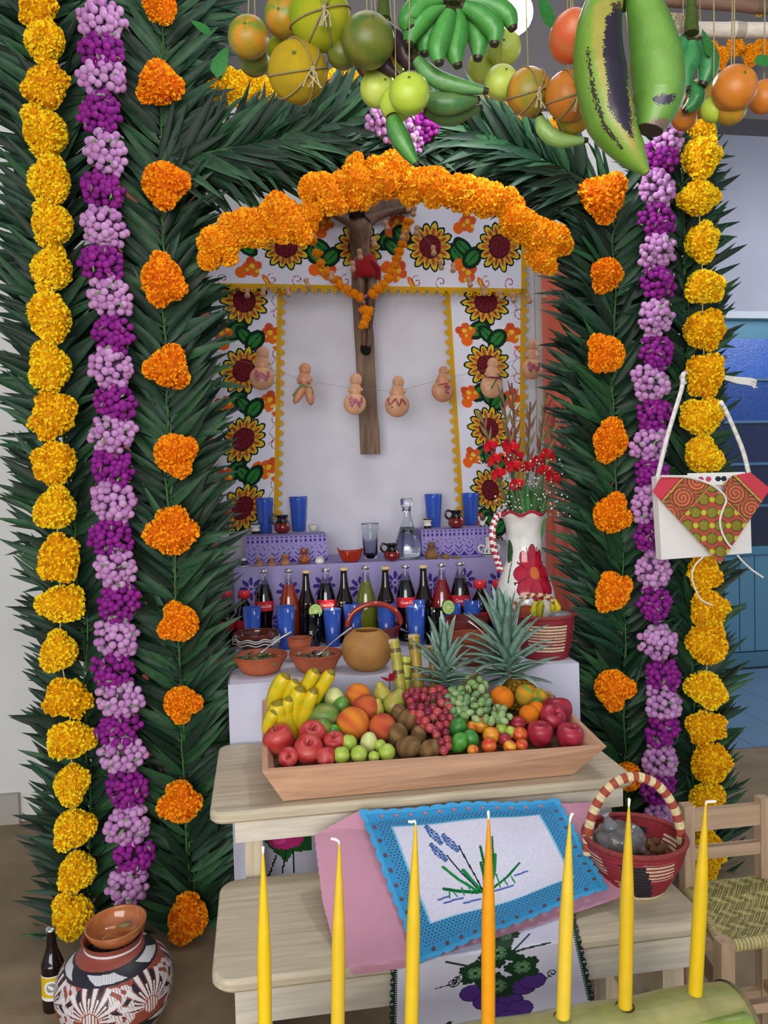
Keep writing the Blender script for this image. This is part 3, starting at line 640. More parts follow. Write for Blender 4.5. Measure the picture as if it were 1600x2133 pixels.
pot('clay_miniature', 950, 1163, ZP, [(0, 0), (9, 0), (8, 3), (3, 5), (0, 5)], ['8C6238'], 'flat brown clay lump furthest right of the matt gourd', 'clay miniature')
# cat figurine
p, s = spot(1005, 1097, ZBR); t = thing('cat_figurine', p, 'tiny white cat figurine with raised paws beside the fourth tumbler', 'figurine')
b = MB(); b.sphere((0, 0, 7*s), 6*s, lin('EDE6D2'), 2, (1, 1, 1.25)); b.sphere((0, -2*s, 17*s), 5*s, lin('4A4034'), 2)
b.tube([(-4*s, -2*s, 10*s), (-8*s, -4*s, 17*s), (-9*s, -4*s, 22*s)], 2*s, lin('EDE6D2'), 6); b.tube([(4*s, -2*s, 10*s), (8*s, -4*s, 17*s), (9*s, -4*s, 21*s)], 2*s, lin('EDE6D2'), 6)
for q in (-3, 3): b.tube([(q*s, -2*s, 20*s), (q*1.2*s, -2*s, 25*s)], [2*s, .3*s], lin('4A4034'), 6); b.tube([(q*s, 0, 3*s), (q*1.3*s, -3*s, 0)], 2.4*s, lin('2A2420'), 6)
b.build('figure', m_glaze, t)
# white two-handled jug
p, s = spot(1019, 1159, ZP); t = thing('white_jar', p, 'white clay jar with two handles and black brush marks, right end of the step', 'jar')
def cf(th, zz, i):
    z = zz/s; c = np.tile(A(lin('EDEBE6')), (len(z), 1)); k = ((z > 9) & (z < 15) & (np.sin(th*14) > .1)) | ((z > 4) & (z < 6)); c[k] = lin('1E1A1C'); return c
MB().lathe(S_(curve([(0, 0), (12, 0), (17, 6), (18, 11), (12, 17), (7, 21), (7, 35), (9, 39), (6, 39), (5, 30), (0, 28)], 6), s), 40, cf=cf).build('jar_body', m_glaze, t)
for q in (-1, 1): MB().tube([A((q*x, 0, z))*s for x, z in curve([(9, 21), (16, 24), (22, 20), (21, 13), (16, 9)], 4)], 2.2*s, lin('EDEBE6')).build('jar_handle', m_glaze, t)
# boat bowl
p, s = spot(731, 1171, ZP); t = thing('boat_bowl', p, 'small red clay bowl with two raised pointed ends and green inside', 'bowl')
def wp(r, z, th): return r*(1+.0*th), z+np.clip(z/(22*s), 0, 1)**2*8*s*np.abs(np.cos(th))**5
def cf(th, zz, i): return np.where((i > 15)[:, None], A(lin('5A7A2A')), A(lin('A8321C')))
MB().lathe(S_(curve([(0, 0), (11, 0), (20, 6), (27, 20), (28, 24), (25, 22), (18, 9), (0, 5)], 3), s), 40, cf=cf, warp=wp, sy=.65).build('bowl_body', m_glaze, t)
# clear glass and carafe
p, s = spot(772, 1162, ZP); t = thing('clear_glass', p, 'empty clear glass tumbler between the boat bowl and the small jug', 'glass')
MB().lathe(S_(hollow([(14, 0), (15, 8), (16, 55), (18, 60), (18.5, 70), (18.5, 72)], 1.1), s), 32).build('glass_body', m_glass, t)
p, s = spot(849, 1163, ZP); t = thing('carafe', p, 'clear glass carafe of water with a round stopper on the step', 'carafe')
MB().lathe(S_(hollow(curve([(20, 0), (27, 4), (29, 22), (25, 38), (15, 68), (9, 88), (9, 103), (11, 108)], 4), 1.1), s), 40).build('carafe_body', m_glass, t)
MB().lathe(S_([(0, 2), (26, 5), (27.5, 22), (23.5, 38), (14, 66), (0, 66)], s), 32).build('water', m_glass, t)
MB().lathe(S_([(0, 98), (8, 98), (8, 106), (12, 110), (12.5, 112), (12.5, 123), (11, 125), (0, 125)], s), 28).build('stopper', m_glass, t)

# ---- bottles
def text_wrap(txt, r, z, width, mat, parent, col='F2EEE8', shear=.3, name='lettering', ang0=-math.pi/2):
    cu = bpy.data.curves.new('t', 'FONT'); cu.body = txt; cu.shear = shear; cu.align_x = 'CENTER'; cu.align_y = 'CENTER'; cu.resolution_u = 2
    o = bpy.data.objects.new('t', cu); COL.objects.link(o); bpy.context.view_layer.update(); me = o.to_mesh()
    V = A([v.co[:] for v in me.vertices]); Fs = [tuple(q.vertices) for q in me.polygons]; w_ = np.ptp(V[:, 0]); k = width/w_
    o.to_mesh_clear(); bpy.data.objects.remove(o)
    a = ang0+V[:, 0]*k/r; X = np.stack([r*np.cos(a), r*np.sin(a), z+V[:, 1]*k*1.25], 1); b = MB()
    for q in Fs: b.add(X[list(q)], [tuple(range(len(q)))], lin(col))
    return b.build(name, mat, parent, False)
COLA = curve([(.088, 0), (.115, .03), (.118, .12), (.102, .26), (.110, .36), (.124, .48), (.122, .60), (.090, .74), (.052, .86), (.044, .93), (.050, .965), (.044, .99)], 5)
BEER = curve([(.10, 0), (.115, .03), (.116, .5), (.108, .58), (.062, .74), (.050, .84), (.044, .94), (.050, .965), (.044, .99)], 5)
BULB = curve([(.10, 0), (.125, .04), (.138, .25), (.140, .45), (.110, .62), (.066, .78), (.046, .88), (.044, .94), (.050, .965), (.044, .99)], 5)
def bottle(px, pytop, pybase, kind, liq, label, group, capc='C9CDD2'):
    p, s = spot(px, pybase, ZT); h = (pybase-pytop)*s*1.0; t = thing('bottle', p, label, 'bottle', group)
    pr = {'cola': COLA, 'beer': BEER, 'bulb': BULB}[kind]; pr = [(r*h, z*h) for r, z in pr]
    if kind == 'beer':
        MB().lathe([(0, 0)]+pr+[(0, h*.99)], 24, lin('1A0D08')).build('bottle_glass', m_dark, t)
    else:
        MB().lathe([(0, 0)]+pr+[(0, h*.99)], 24).build('bottle_glass', m_glass, t)
        MB().lathe([(0, .01*h)]+[(r-.0022, z) for r, z in pr if .02*h < z < .80*h]+[(0, .80*h)], 20, lin(liq)).build('drink', m_liquid, t)
    MB().lathe([(0, h*1.005), (.050*h, h*1.003), (.058*h, h*.985), (.058*h, h*.965), (0, h*.965)], 18, lin(capc)).build('cap', m_metal if kind != 'beer' else m_plastic, t)
    if kind == 'cola':
        MB().lathe([(.1255*h, .455*h), (.1265*h, .50*h), (.1255*h, .585*h)], 32, lin('C02638')).build('bottle_label', m_paper, t)
        text_wrap('Coca-Cola', .128*h, .52*h, .20*h, m_paper, t)
    return t
GB = 'tall glass bottles in front of the lilac step'
for px, yt, yb, kd, lq, lb in [(553, 1186, 1340, 'cola', '120604', 'dark cola bottle with red label, leftmost of the tall glass bottles'), (605, 1185, 1339, 'bulb', 'D4501C', 'orange soda bottle behind the candles'),
    (641, 1188, 1338, 'beer', '', 'dark beer bottle right of the orange soda'), (682, 1183, 1337, 'cola', '120604', 'dark cola bottle with red label between the two left beer bottles'), (720, 1182, 1337, 'beer', '', 'dark beer bottle left of the yellow-green soda'),
    (765, 1178, 1336, 'bulb', '9AA01C', 'yellow-green soda bottle in the middle of the row'), (806, 1180, 1335, 'beer', '', 'dark beer bottle right of the yellow-green soda'), (848, 1176, 1334, 'cola', '120604', 'dark cola bottle with red label left of the last beer bottle'),
    (885, 1177, 1333, 'beer', '', 'dark beer bottle left of the red soda'), (923, 1173, 1332, 'bulb', 'B41C24', 'red soda bottle in the right half of the row'), (961, 1171, 1331, 'cola', '120604', 'dark cola bottle with red label, rightmost of the tall glass bottles')]:
    bottle(px, yt, yb, kd, lq, lb, GB, 'D9B98A' if kd == 'beer' else 'C9CDD2')
def pet(px, yt, yb, label):
    p, s = spot(px, yb, ZT); h = (yb-yt)*s; t = thing('plastic_bottle', p, label, 'bottle', 'small plastic cola bottles with red caps')
    pr = curve([(.14, 0), (.165, .04), (.165, .5), (.15, .58), (.12, .70), (.06, .82), (.055, .86)], 4); pr = [(r*h*1.05, z*h) for r, z in pr]
    MB().lathe([(0, 0)]+pr+[(0, h*.86)], 24, lin('150705')).build('bottle_body', m_liquid, t)
    MB().lathe([(.172*h*1.02, .3*h), (.173*h*1.02, .48*h)], 28, lin('B8222E')).build('bottle_label', m_paper, t)
    MB().lathe([(0, h), (.10*h, h), (.11*h, .985*h), (.11*h, .87*h), (0, .87*h)], 20, lin('D83040')).build('cap', m_plastic, t)
pet(512, 1230, 1344, 'small red-capped cola bottle left of the tall bottles'); pet(474, 1232, 1345, 'small red-capped cola bottle half hidden in the left palm leaves')
pet(1002, 1208, 1330, 'small red-capped cola bottle first right of the tall bottles'); pet(1041, 1207, 1329, 'small red-capped cola bottle second right of the tall bottles'); pet(1083, 1207, 1334, 'small red-capped cola bottle in front of the painted vase'); pet(1132, 1206, 1332, 'small red-capped cola bottle beside the right palm leaves')
# ---- blue candle glasses
def candle_glass(px, yt, yb, w, label, lit):
    p, s = spot(px, yb, ZT); h = (yb-yt)*s; w = w*s; t = thing('candle_glass', p, label, 'candle', 'blue candle glasses in front of the bottles')
    MB().lathe(hollow([(w*.36, 0), (w*.38, .004), (w*.5, h)], .0022), 28).build('glass_cup', m_blue, t)
    MB().lathe([(0, .004), (w*.355, .006), (w*.46, h*.82), (0, h*.82)], 24, lin('3A5CC8' if lit else '2C4CB8')).build('candle_wax', m_wax, t)
    MB().tube([(0, 0, h*.8), (0, 0, h*.88)], .001, lin('2A2420'), 5).build('candle_wick', m_wick, t)
    if lit:
        MB().lathe(curve([(0, h*.86), (.0045, h*.9), (.004, h*.96), (0, h*1.06)], 4), 12).build('flame', m_flame, t)
        l = bpy.data.lights.new('flame_light', 'POINT'); l.energy = .12; l.color = (1, .75, .4); l.shadow_soft_size = .008; o = bpy.data.objects.new('flame_light', l); COL.objects.link(o); o.parent = t; o.location = (0, 0, h*1.12)
for px, yt, yb, w_, lb, li in [(527, 1264, 1352, 38, 'unlit blue candle glass, leftmost of the row', 0), (597, 1262, 1351, 40, 'unlit blue candle glass left of the dark lime drink', 0), (694, 1268, 1345, 38, 'lit blue candle glass right of the first lime slice', 1), (737, 1255, 1340, 40, 'unlit blue candle glass behind the lit one at the red clay handle', 0),
    (806, 1255, 1340, 40, 'unlit blue candle glass behind the gourd bowl', 0), (868, 1262, 1346, 40, 'lit blue candle glass right of the gourd bowl', 1), (944, 1254, 1336, 38, 'unlit blue candle glass behind the second lime slice', 0), (985, 1248, 1334, 38, 'unlit blue candle glass left of the large pineapple crown', 0), (1042, 1247, 1334, 38, 'unlit blue candle glass behind the large pineapple crown', 0), (876, 1246, 1334, 36, 'unlit blue candle glass close behind the right lit one', 0)]:
    candle_glass(px, yt, yb, w_, lb, li)
def drink(px, yt, yb, label, lx, ly, lab2):
    p, s = spot(px, yb, ZT); h = (yb-yt)*s; w_ = 40*s; t = thing('drink_glass', p, label, 'drink', 'dark drinks in glasses')
    MB().lathe(hollow([(w_*.4, 0), (w_*.42, .004), (w_*.52, h)], .0018), 28).build('glass_cup', m_glass, t)
    MB().lathe([(0, .003), (w_*.39, .005), (w_*.48, h*.95), (0, h*.95)], 24, lin('2A1712')).build('drink', m_liquid, t)
    q = P(lx, ly, dep(p)-.01); e = 15*s; t2 = thing('lime_slice', q, lab2, 'lime slice', 'lime slices on the drink glasses'); b = MB()
    cv = Cv(40, 40, 'A8C85A'); cv.m &= np.hypot(cv.x-20, cv.y-20) < 20; k = np.hypot(cv.x-20, cv.y-20); cv.a[k > 18] = lin('3E8A2C'); cv.a[(k > 16) & (k <= 18)] = lin('DCE8B8')
    for a in circ(9): cv.line([(20, 20), (20+16*math.cos(a), 20+16*math.sin(a))], 1.2, 'DCE8B8')
    b.canvas(cv, lambda u, v: np.stack([(u-.5)*2*e, -.002+0*u, (.5-v)*2*e], -1)); b.lathe([(e, -.002), (e, .003), (0, .003)], 28, lin('3E8A2C'), R=rotm('X', -math.pi/2))
    o = b.build('slice', m_fruit, t2, False); o.rotation_euler = (-.15, 0, .3)
drink(650, 1276, 1350, 'dark brown drink in a clear glass, left one with a lime slice', 657, 1273, 'round lime slice on the rim of the left dark drink')
drink(904, 1268, 1342, 'dark brown drink in a clear glass, right one behind the small pineapple crown', 934, 1265, 'round lime slice on the rim of the right dark drink')

# ---- clay bowls, spoons, gourd
def claybowl(px, py, w, h, label, food, flabel, cols=('B8603C', 'C4704A'), rim='A04E30'):
    p, s = spot(px, py, ZT); t = thing('clay_bowl', p, label, 'bowl'); c0 = A(lin(cols[0]))
    pr = curve([(w*.26, 0), (w*.36, h*.2), (w*.44, h*.6), (w*.5, h*.85), (w*.51, h)], 5)
    def cf(th, zz, i): return np.where(((zz > h*s*.86) | (i > 21))[:, None], A(lin(rim)), c0)
    MB().lathe(S_(hollow(pr, 3), s), 48, cf=cf).build('bowl_body', m_clay if not 'black' in label else m_glaze, t)
    if food:
        q = p.copy(); q.z += h*s*.75; b = MB(); rr = random.Random(int(px))
        for k in range(46):
            a = rr.uniform(0, 6.28); r_ = w*.42*s*math.sqrt(rr.random()); c = rr.choice(food)
            b.sphere((r_*math.cos(a), r_*math.sin(a), rr.uniform(-4, 4)*s), rr.uniform(4, 8)*s, lin(c), 2, (1.4, rr.uniform(.5, 1), .5), rotm('Z', rr.uniform(0, 3)))
        b.lathe([(0, -4*s), (w*.45*s, -4*s), (w*.45*s, -1*s), (0, -1*s)], 30, lin(food[0]))
        o = b.build('stew', m_glaze, None, kind='stuff'); o.location = q; tag(o, flabel, 'food')
    claybowl.last = t; return p, s
p1, s1 = claybowl(543, 1402, 112, 40, 'wide terracotta bowl of green cactus stew, leftmost at the front of the altar', ['4A5A2A', '5E6E34', '6E7A3C', 'A0502C', '39491F'], 'green cactus stew in the left terracotta bowl')
p2, s2 = claybowl(659, 1398, 110, 40, 'wide terracotta bowl of brown stew with a spoon, second from the left', ['4E4A2C', '6A6040', '8A8060', '3A3822', '5C5234'], 'brown and grey stew in the second terracotta bowl')
claybowl(625, 1376, 50, 48, 'small terracotta mug behind the two stew bowls', None, '')
p3, s3 = claybowl(535, 1366, 92, 50, 'black and white painted clay pot behind the left stew bowl', None, '', cols=('2E1C1E', '3A2426'), rim='5A2A20')
tt = claybowl.last
for zz in (30, 36, 40):
    MB().tube([(w_*math.cos(a)*s3, w_*math.sin(a)*s3, (zz+2*math.sin(a*9))*s3) for a in np.linspace(0, 2*math.pi, 80) for w_ in [47+zz*.03]], 1.1*s3, lin('D8D2CC'), 5).build('painted_line', m_paint, tt)
p4, s4 = claybowl(985, 1382, 96, 62, 'deep terracotta pot behind the two pineapple crowns', None, '', cols=('8A4426', '8A4426'))
p5, s5 = claybowl(972, 1348, 90, 62, 'red glazed clay pot behind the pineapple crowns', None, '', cols=('7A2420', '7A2420'), rim='6A1C1C')
def spoon(a, b, label, w_=3.4):
    a = Vector(a); b = Vector(b); t = thing('spoon', a, label, 'spoon', 'spoons in the clay dishes'); d = b-a; L = d.length; dn = d.normalized()
    pts = [dn*L*k/8+Vector((0, 0, .004*math.sin(k/8*3.1))) for k in range(9)]
    MB().tube(pts, [.0028, .0022, .002, .002, .0026, .0034, .0046, .0056, .0040], A(lin('DDE2E8')), 8).build('spoon_handle', m_metal, t)
    o = MB().sphere((0, 0, 0), .016, (1, 1, 1), 2, (1, .65, .3)).build('spoon_bowl', m_metal, t); o.rotation_euler = (0, .4, math.atan2(-dn.y, -dn.x)); o.location = -dn*.012
spoon(P(553, 1352, dep(p1)-.0), P(607, 1317, dep(p1)+.03), 'metal spoon leaning in the left stew bowl')
spoon(P(672, 1356, dep(p2)), P(733, 1308, dep(p2)+.04), 'metal spoon leaning in the second stew bowl')
spoon(hitZ(886, 1334, ZT+.012), hitZ(824, 1306, ZT+.07), 'metal spoon behind the sugar canes right of the gourd bowl')
spoon(P(1014, 1326, dep(p4)-.02), P(975, 1294, dep(p4)), 'metal spoon leaning on the clay pot between the pineapple crowns')
p, s = spot(766, 1395, ZT); t = thing('gourd_bowl', p, 'large round tan gourd bowl with an open top at the middle of the altar', 'bowl')
MB().lathe(S_(curve([(0, 1), (22, 0), (44, 16), (53, 42), (48, 66), (34, 80), (27, 84), (25, 80), (40, 62), (44, 40), (30, 10), (0, 6)], 5), s), 48, lin('A8773E')).build('gourd_shell', m_clay, t)
p, s = spot(781, 1345, ZT); t = thing('clay_basket', p, 'red-brown glazed clay basket with a tall arched handle behind the gourd bowl', 'basket')
MB().lathe(S_(hollow(curve([(30, 0), (44, 12), (52, 26), (58, 44)], 5), 4), s), 40, lin('7A2A20')).build('basket_body', m_glaze, t)
MB().tube([(56*s*math.cos(a), 0, 44*s+44*s*math.sin(a)) for a in np.linspace(0, math.pi, 24)], 6*s, lin('A0382C'), 10).build('handle', m_glaze, t)

# ---- big painted pitcher with flowers
p, s = spot(1096, 1352, ZT); s *= 1; t = thing('painted_pitcher', p, 'tall white pitcher painted with a big red flower, holding the gladioli', 'vase')
PH = 286
def wp(r, z, th): return r, z+np.where(z > (PH-8)*s, 4*s*np.sin(th*7), 0)
pr = curve([(0, 0), (48, 0), (58, 30), (62, 80), (60, 120), (46, 165), (37, 190), (36, 235), (39, 262), (50, 284), (49, 286), (35, 262), (30, 235)], 16)
def cf(th, zz, i):
    z = zz/s; x = (th+math.pi/2+.16+math.pi) % (2*math.pi)-math.pi; x = x*60/1.4; c = np.tile(A(lin('E9E6E0')), (len(z), 1)); dz = (z-(PH-122))/1.4; dx = x-12
    a = np.arctan2(dz, dx); rr = np.hypot(dx, dz); pet_ = 40*(.72+.28*np.abs(np.cos(a*4)))
    c[rr < pet_+1.5] = lin('5A0E1C'); c[rr < pet_] = lin('B01C34'); c[(rr < 40) & (rr > 10) & (np.abs(np.sin(a*4)) > .985)] = lin('7A1020'); c[rr < 9] = lin('C86A2A')
    k = ((x+50)/13)**2+((dz-30)/17)**2 < 1; c[k] = lin('1E5A28'); k = (np.abs(x+38-(dz*-.1)) < 1.5) & (dz < 22) & (dz > -14); c[k] = lin('1E5A28')
    c[z > PH-5] = lin('B02A3C'); return c
MB().lathe(S_(pr, s), 340, cf=cf, warp=wp).build('pitcher_body', m_glaze, t)
hp = [(-30, 272), (-50, 282), (-62, 270), (-68, 245), (-66, 215), (-58, 188), (-52, 165)]; hp = curve(hp, 8)
def hc(i, j): return np.where((((i*1.0+j*4/12) % 4) < 1.8)[:, None], A(lin('B02A3C')), A(lin('EFEAE4')))
MB().tube([(x*s, 0, z*s) for x, z in hp], 7*s, hc, 12).build('pitcher_handle', m_glaze, t)
top = p+Vector((0, 0, PH*s*.93)); Dv = dep(top)
def glad(x0, x1, y1, dd, nb, red, label):
    a = top+Vector(((x0-1096)*s*.35, dd*.4, -.12)); b_ = P(x1, y1, Dv+dd); t = thing('gladiolus', a, label, 'flower', 'gladiolus stalks in the painted pitcher'); d = b_-a; L = d.length
    pts = [a+d*k/10+Vector((0, 0, .01*math.sin(k*.9))) for k in range(11)]
    MB().tube(pts, [.007-.004*k/10 for k in range(11)], A([mix(lin('3E6A30'), lin('6A4A38'), k/10) for k in range(11)]), 6).build('stem', m_leaf, t, world=True)
    for k in range(nb):
        q = .55+.43*k/nb; c = a+d*q; sd = 1 if k % 2 else -1; u = (d.normalized()+Vector((sd*.35, -.25, 0))).normalized()
        if k % 2 == 0 and k//2 < red:
            bb = MB()
            for j in range(6):
                an = j*1.047; v = (u+.9*Vector((math.cos(an), -.5, math.sin(an)))).normalized(); e = v.cross(Vector((.3, 1, .2))).normalized()
                bb.add([c, c+v*.026+e*.015, c+v*.042+Vector((0, -.006, 0)), c+v*.026-e*.015], [(0, 1, 2, 3)], lin(['D8202E', 'E84048', 'C01828'][j % 3]))
            bb.build('bloom', m_petal, t, False, world=True)
        else:
            col = mix(lin('7E8048'), lin('8A3A34'), rnd.random()); 
            MB().tube([c, c+u*.02, c+u*.06], [.003, .0095*(1-.4*q), .0008], col, 6).build('bud', m_leaf, t, world=True)
    for k in range(2):
        e = a+Vector((rnd.uniform(-.05, .05), -.02, .16+.08*rnd.random())); MB().add(*LM[0][:2], c=A(lin('2F6B2C'))).build('blade_leaf', m_leaf, t).matrix_local = lmat(a-t.location, e-a, (0, -1, 0), .26)
gl = [(1070, 1000, 860, -.05, 9, 3), (1080, 1046, 812, .0, 9, 2), (1090, 1066, 800, .03, 9, 1), (1100, 1105, 840, .05, 8, 1), (1110, 1140, 820, .06, 9, 1), (1104, 1160, 850, -.02, 8, 2), (1085, 1060, 900, -.08, 6, 3), (1120, 1190, 880, .02, 7, 1)]
for i, g in enumerate(gl): glad(*g, ['red gladiolus stalk leaning furthest left over the sunflower cloth', 'gladiolus stalk second from the left, closed buds at its tip', 'tallest gladiolus stalk in the pitcher', 'gladiolus stalk at the middle of the pitcher', 'gladiolus stalk leaning right, brown buds', 'gladiolus stalk leaning right with two red blooms', 'short gladiolus stalk with open red blooms in front', 'gladiolus stalk furthest right, reaching into the palm leaves'][i])
b = MB(); 
for k in range(60):
    e = P(rnd.gauss(1098, 42), rnd.uniform(945, 1075), Dv+rnd.uniform(-.08, .05)); a = top+Vector((rnd.uniform(-.03, .03), rnd.uniform(-.03, .02), -.05)); b.tube([a, a.lerp(e, .5)+Vector((0, 0, .02)), e], .0007, lin('5E7A48'), 3, cap=False)
    for j in range(4):
        c = e+Vector((rnd.gauss(0, .012), rnd.gauss(0, .01), rnd.gauss(0, .014))); r_ = rnd.choice([.0022, .003, .0042]); b.tube([e, c], .0005, lin('5E7A48'), 3, cap=False); b.sphere(c, r_, lin('F2F0EA'), 1)
        if r_ > .004: b.sphere(c+Vector((0, -.003, 0)), .0014, lin('8A9060'), 1)
for k in range(26):
    a = top+Vector((rnd.uniform(-.04, .04), rnd.uniform(-.03, .03), -.08)); d = Vector((rnd.uniform(-.25, .4), rnd.uniform(-.4, .1), 1)); mt = A(lmat(a, d, (rnd.uniform(-.5, .5), -1, 0), rnd.uniform(.14, .24))); V, F_, c_ = LM[k % 6]; b.add(V @ mt[:3, :3].T*A((1, 1, 1))+mt[:3, 3], F_, A(lin('2F6B2C')))
o = b.build('babys_breath', m_leaf, None, kind='stuff'); tag(o, 'sprays of tiny white flowers filling the painted pitcher', 'flowers')

# ---- coiled baskets
def coil_basket(t, R0, R1, h, cf, n=14, seg=80):
    pr = []
    for k in range(n*6+1):
        q = k/(n*6); r = R0+(R1-R0)*math.sin(q*1.45)/math.sin(1.45); pr.append((r+.0022*abs(math.sin(q*n*math.pi)), q*h))
    pr = [(0, 0)]+pr+[(r-.006, z) for r, z in reversed(pr[::3])]+[(0, .004)]
    MB().lathe(pr, seg, cf=cf).build('woven_body', m_straw, t)
    MB().tube([(R1*math.cos(a), R1*math.sin(a), h) for a in np.linspace(0, 2*math.pi, 60)], .0065, lin('8A3430'), 8, cap=False).build('rim', m_straw, t)
RED_, CRE, BLK = A(lin('8E2430')), A(lin('D8C9A4')), A(lin('26222A'))
p, s = spot(1136, 1366, ZT); t = thing('woven_basket', p, 'red and straw coiled basket of yellow sweets by the right palm column', 'basket'); h = 88*s
coil_basket(t, 46*s, 60*s, h, lambda th, z, i: np.where(((np.sin(z/h*14*6.283*1.0) > -.2) & (z > h*.18) & (z < h*.85) & (np.sin(th*3+.9) > -.6))[:, None], CRE, RED_), 12)
def hc2(i, j): return np.where((((i+j*4/8) % 4) < 2)[:, None], A(lin('A0402E')), CRE)
MB().tube([(-72*s+52*s-52*s*math.cos(a)*1.0, 0, h+(40*s)*math.sin(a)+0) for a in np.linspace(.0, 3.14, 40)], 5*s, hc2, 8).build('handle', m_straw, t)
for k in range(7):
    c = p+Vector((rnd.uniform(-35, 30)*s, rnd.uniform(-25, 25)*s, h-.01)); tag(MB().tube([c, c+Vector((rnd.uniform(-6, 6)*s, -6*s, 20*s)), c+Vector((rnd.uniform(-10, 10)*s, -8*s, 36*s))], [5*s, 7*s, 3*s], lin(rnd.choice(['C8B820', 'D8C830', 'A8A020'])), 7).build('yellow_sweet', m_wax), 'stick-like yellow sweet standing in the red coiled basket', 'sweet', 'yellow sweets in the coiled basket')
tag(MB().sphere((0, 0, 0), 16*s, lin('8A4028'), 3, (1.2, 1, 1)).build('brown_ball', m_rough), 'round brown sweet at the left in the red coiled basket', 'sweet').location = p+Vector((-44*s, -10*s, h+6*s))
tag(MB().sphere((0, 0, 0), 18*s, lin('8A8A90'), 3, (1.4, 1, .6)).build('foil_packet', m_bag), 'crumpled clear packet at the right in the red coiled basket', 'packet').location = p+Vector((22*s, -34*s, h))

# ================================================================== CRUCIFIX, BREAD, PEANUTS
YC = YW-.10
a = hitY(744, 440, YC); e = hitY(772, 946, YC); ax = (a-e).normalized(); s = dep(a)/F
t = thing('crucifix', e, 'old wooden crucifix with a dark carved figure hanging on the wall', 'crucifix')
V = []; n = 14; b = MB()
for k in range(n+1):
    c = e.lerp(a, k/n); wv = (20-2*k/n)*s+.001*math.sin(k*2.1); x_ = .0015*math.sin(k*1.3)
    V += [(c.x-wv+x_, c.y-.012, c.z), (c.x+wv+x_, c.y-.012, c.z), (c.x+wv+x_, c.y+.02, c.z), (c.x-wv+x_, c.y+.02, c.z)]
Fs = [(k*4+j, k*4+(j+1) % 4, k*4+4+(j+1) % 4, k*4+4+j) for k in range(n) for j in range(4)]+[(3, 2, 1, 0), (n*4, n*4+1, n*4+2, n*4+3)]
b.add(V, Fs, lin('7E6654')).build('upright_beam', m_old, t, False, world=True)
l, r = hitY(640, 436, YC), hitY(860, 428, YC); MB().hexa([l+Vector(v) for v in ((0, -.01, -.03),)]*1+[r+Vector((0, -.01, -.03)), r+Vector((0, .02, -.03)), l+Vector((0, .02, -.03)), l+Vector((0, -.01, .03)), r+Vector((0, -.01, .03)), r+Vector((0, .02, .03)), l+Vector((0, .02, .03))], lin('6E5848')).build('cross_arm', m_old, t, False, world=True)
# figure : one skinned body
J = {}; 
def jp(n_, px, py, dy, r_): J[n_] = (hitY(px, py, YC-dy)-e, r_*s)
jp('pelvis', 762, 558, .05, 21); jp('waist', 756, 520, .055, 17); jp('chest', 750, 478, .06, 23); jp('neck', 747, 452, .07, 12); jp('head', 744, 436, .09, 17); jp('head2', 743, 422, .095, 12)
jp('shl', 722, 458, .055, 13); jp('ell', 695, 446, .04, 9); jp('wrl', 668, 434, .03, 6); jp('hal', 655, 430, .03, 5.5)
jp('shr', 775, 456, .055, 13); jp('elr', 808, 442, .04, 9); jp('wrr', 840, 434, .03, 6); jp('har', 852, 430, .03, 5.5)
jp('hpl', 752, 572, .05, 15); jp('knl', 750, 612, .085, 12.5); jp('anl', 759, 690, .04, 7.5); jp('tol', 758, 722, .05, 6)
jp('hpr', 774, 572, .05, 15); jp('knr', 775, 612, .085, 12.5); jp('anr', 769, 690, .04, 7.5); jp('tor', 767, 724, .05, 6)
E = [('pelvis', 'waist'), ('waist', 'chest'), ('chest', 'neck'), ('neck', 'head'), ('head', 'head2'), ('chest', 'shl'), ('shl', 'ell'), ('ell', 'wrl'), ('wrl', 'hal'), ('chest', 'shr'), ('shr', 'elr'), ('elr', 'wrr'), ('wrr', 'har'), ('pelvis', 'hpl'), ('hpl', 'knl'), ('knl', 'anl'), ('anl', 'tol'), ('pelvis', 'hpr'), ('hpr', 'knr'), ('knr', 'anr'), ('anr', 'tor')]
ks = list(J); me = bpy.data.meshes.new('carved_figure'); me.from_pydata([J[k][0] for k in ks], [(ks.index(x), ks.index(y)) for x, y in E], [])
fo = link('carved_figure', me, t); m_fig = M('carved_wood', .5, .35, 40, .3, 100, col='6A4A38'); me.materials.append(m_fig)
mo = fo.modifiers.new('skin', 'SKIN'); 
for i, k in enumerate(ks): me.skin_vertices[0].data[i].radius = (J[k][1], J[k][1]*.85)
me.skin_vertices[0].data[0].use_root = True; mo.use_smooth_shade = True; fo.modifiers.new('sub', 'SUBSURF').levels = 2; fo.modifiers['sub'].render_levels = 2
b = MB(); h0 = A(J['head'][0]); 
for k in range(40):
    an = k/40*6.28; c = h0+A((15*s*math.cos(an), 10*s*math.sin(an)+.004, 6*s)); b.tube([h0+A((0, 0, 18*s)), c, c+A((0, 0, -26*s*rnd.uniform(.6, 1)))], [.008, .006, .002], lin('17110E'), 5)
b.sphere(h0+A((0, .004, 8*s)), 17*s, lin('17110E'), 2); b.build('hair', m_rough, t)
pv = A(J['pelvis'][0]); b = MB(); b.lathe([(20*s, 18*s), (24*s, 10*s), (25*s, -8*s), (27*s, -26*s), (24*s, -27*s)], 24, lin('9A1C24'), at=pv+A((0, -.002, 4*s)), sy=.85, warp=lambda r, z, th: (r*(1+.06*np.sin(th*9)), z)); b.tube([pv+A((8*s, -.05*.4-.02, 10*s)), pv+A((24*s, -.03, -6*s)), pv+A((26*s, -.03, -30*s))], [6*s, 7*s, 3*s], lin('8A1820'), 6); b.build('loincloth', m_cloth, t)
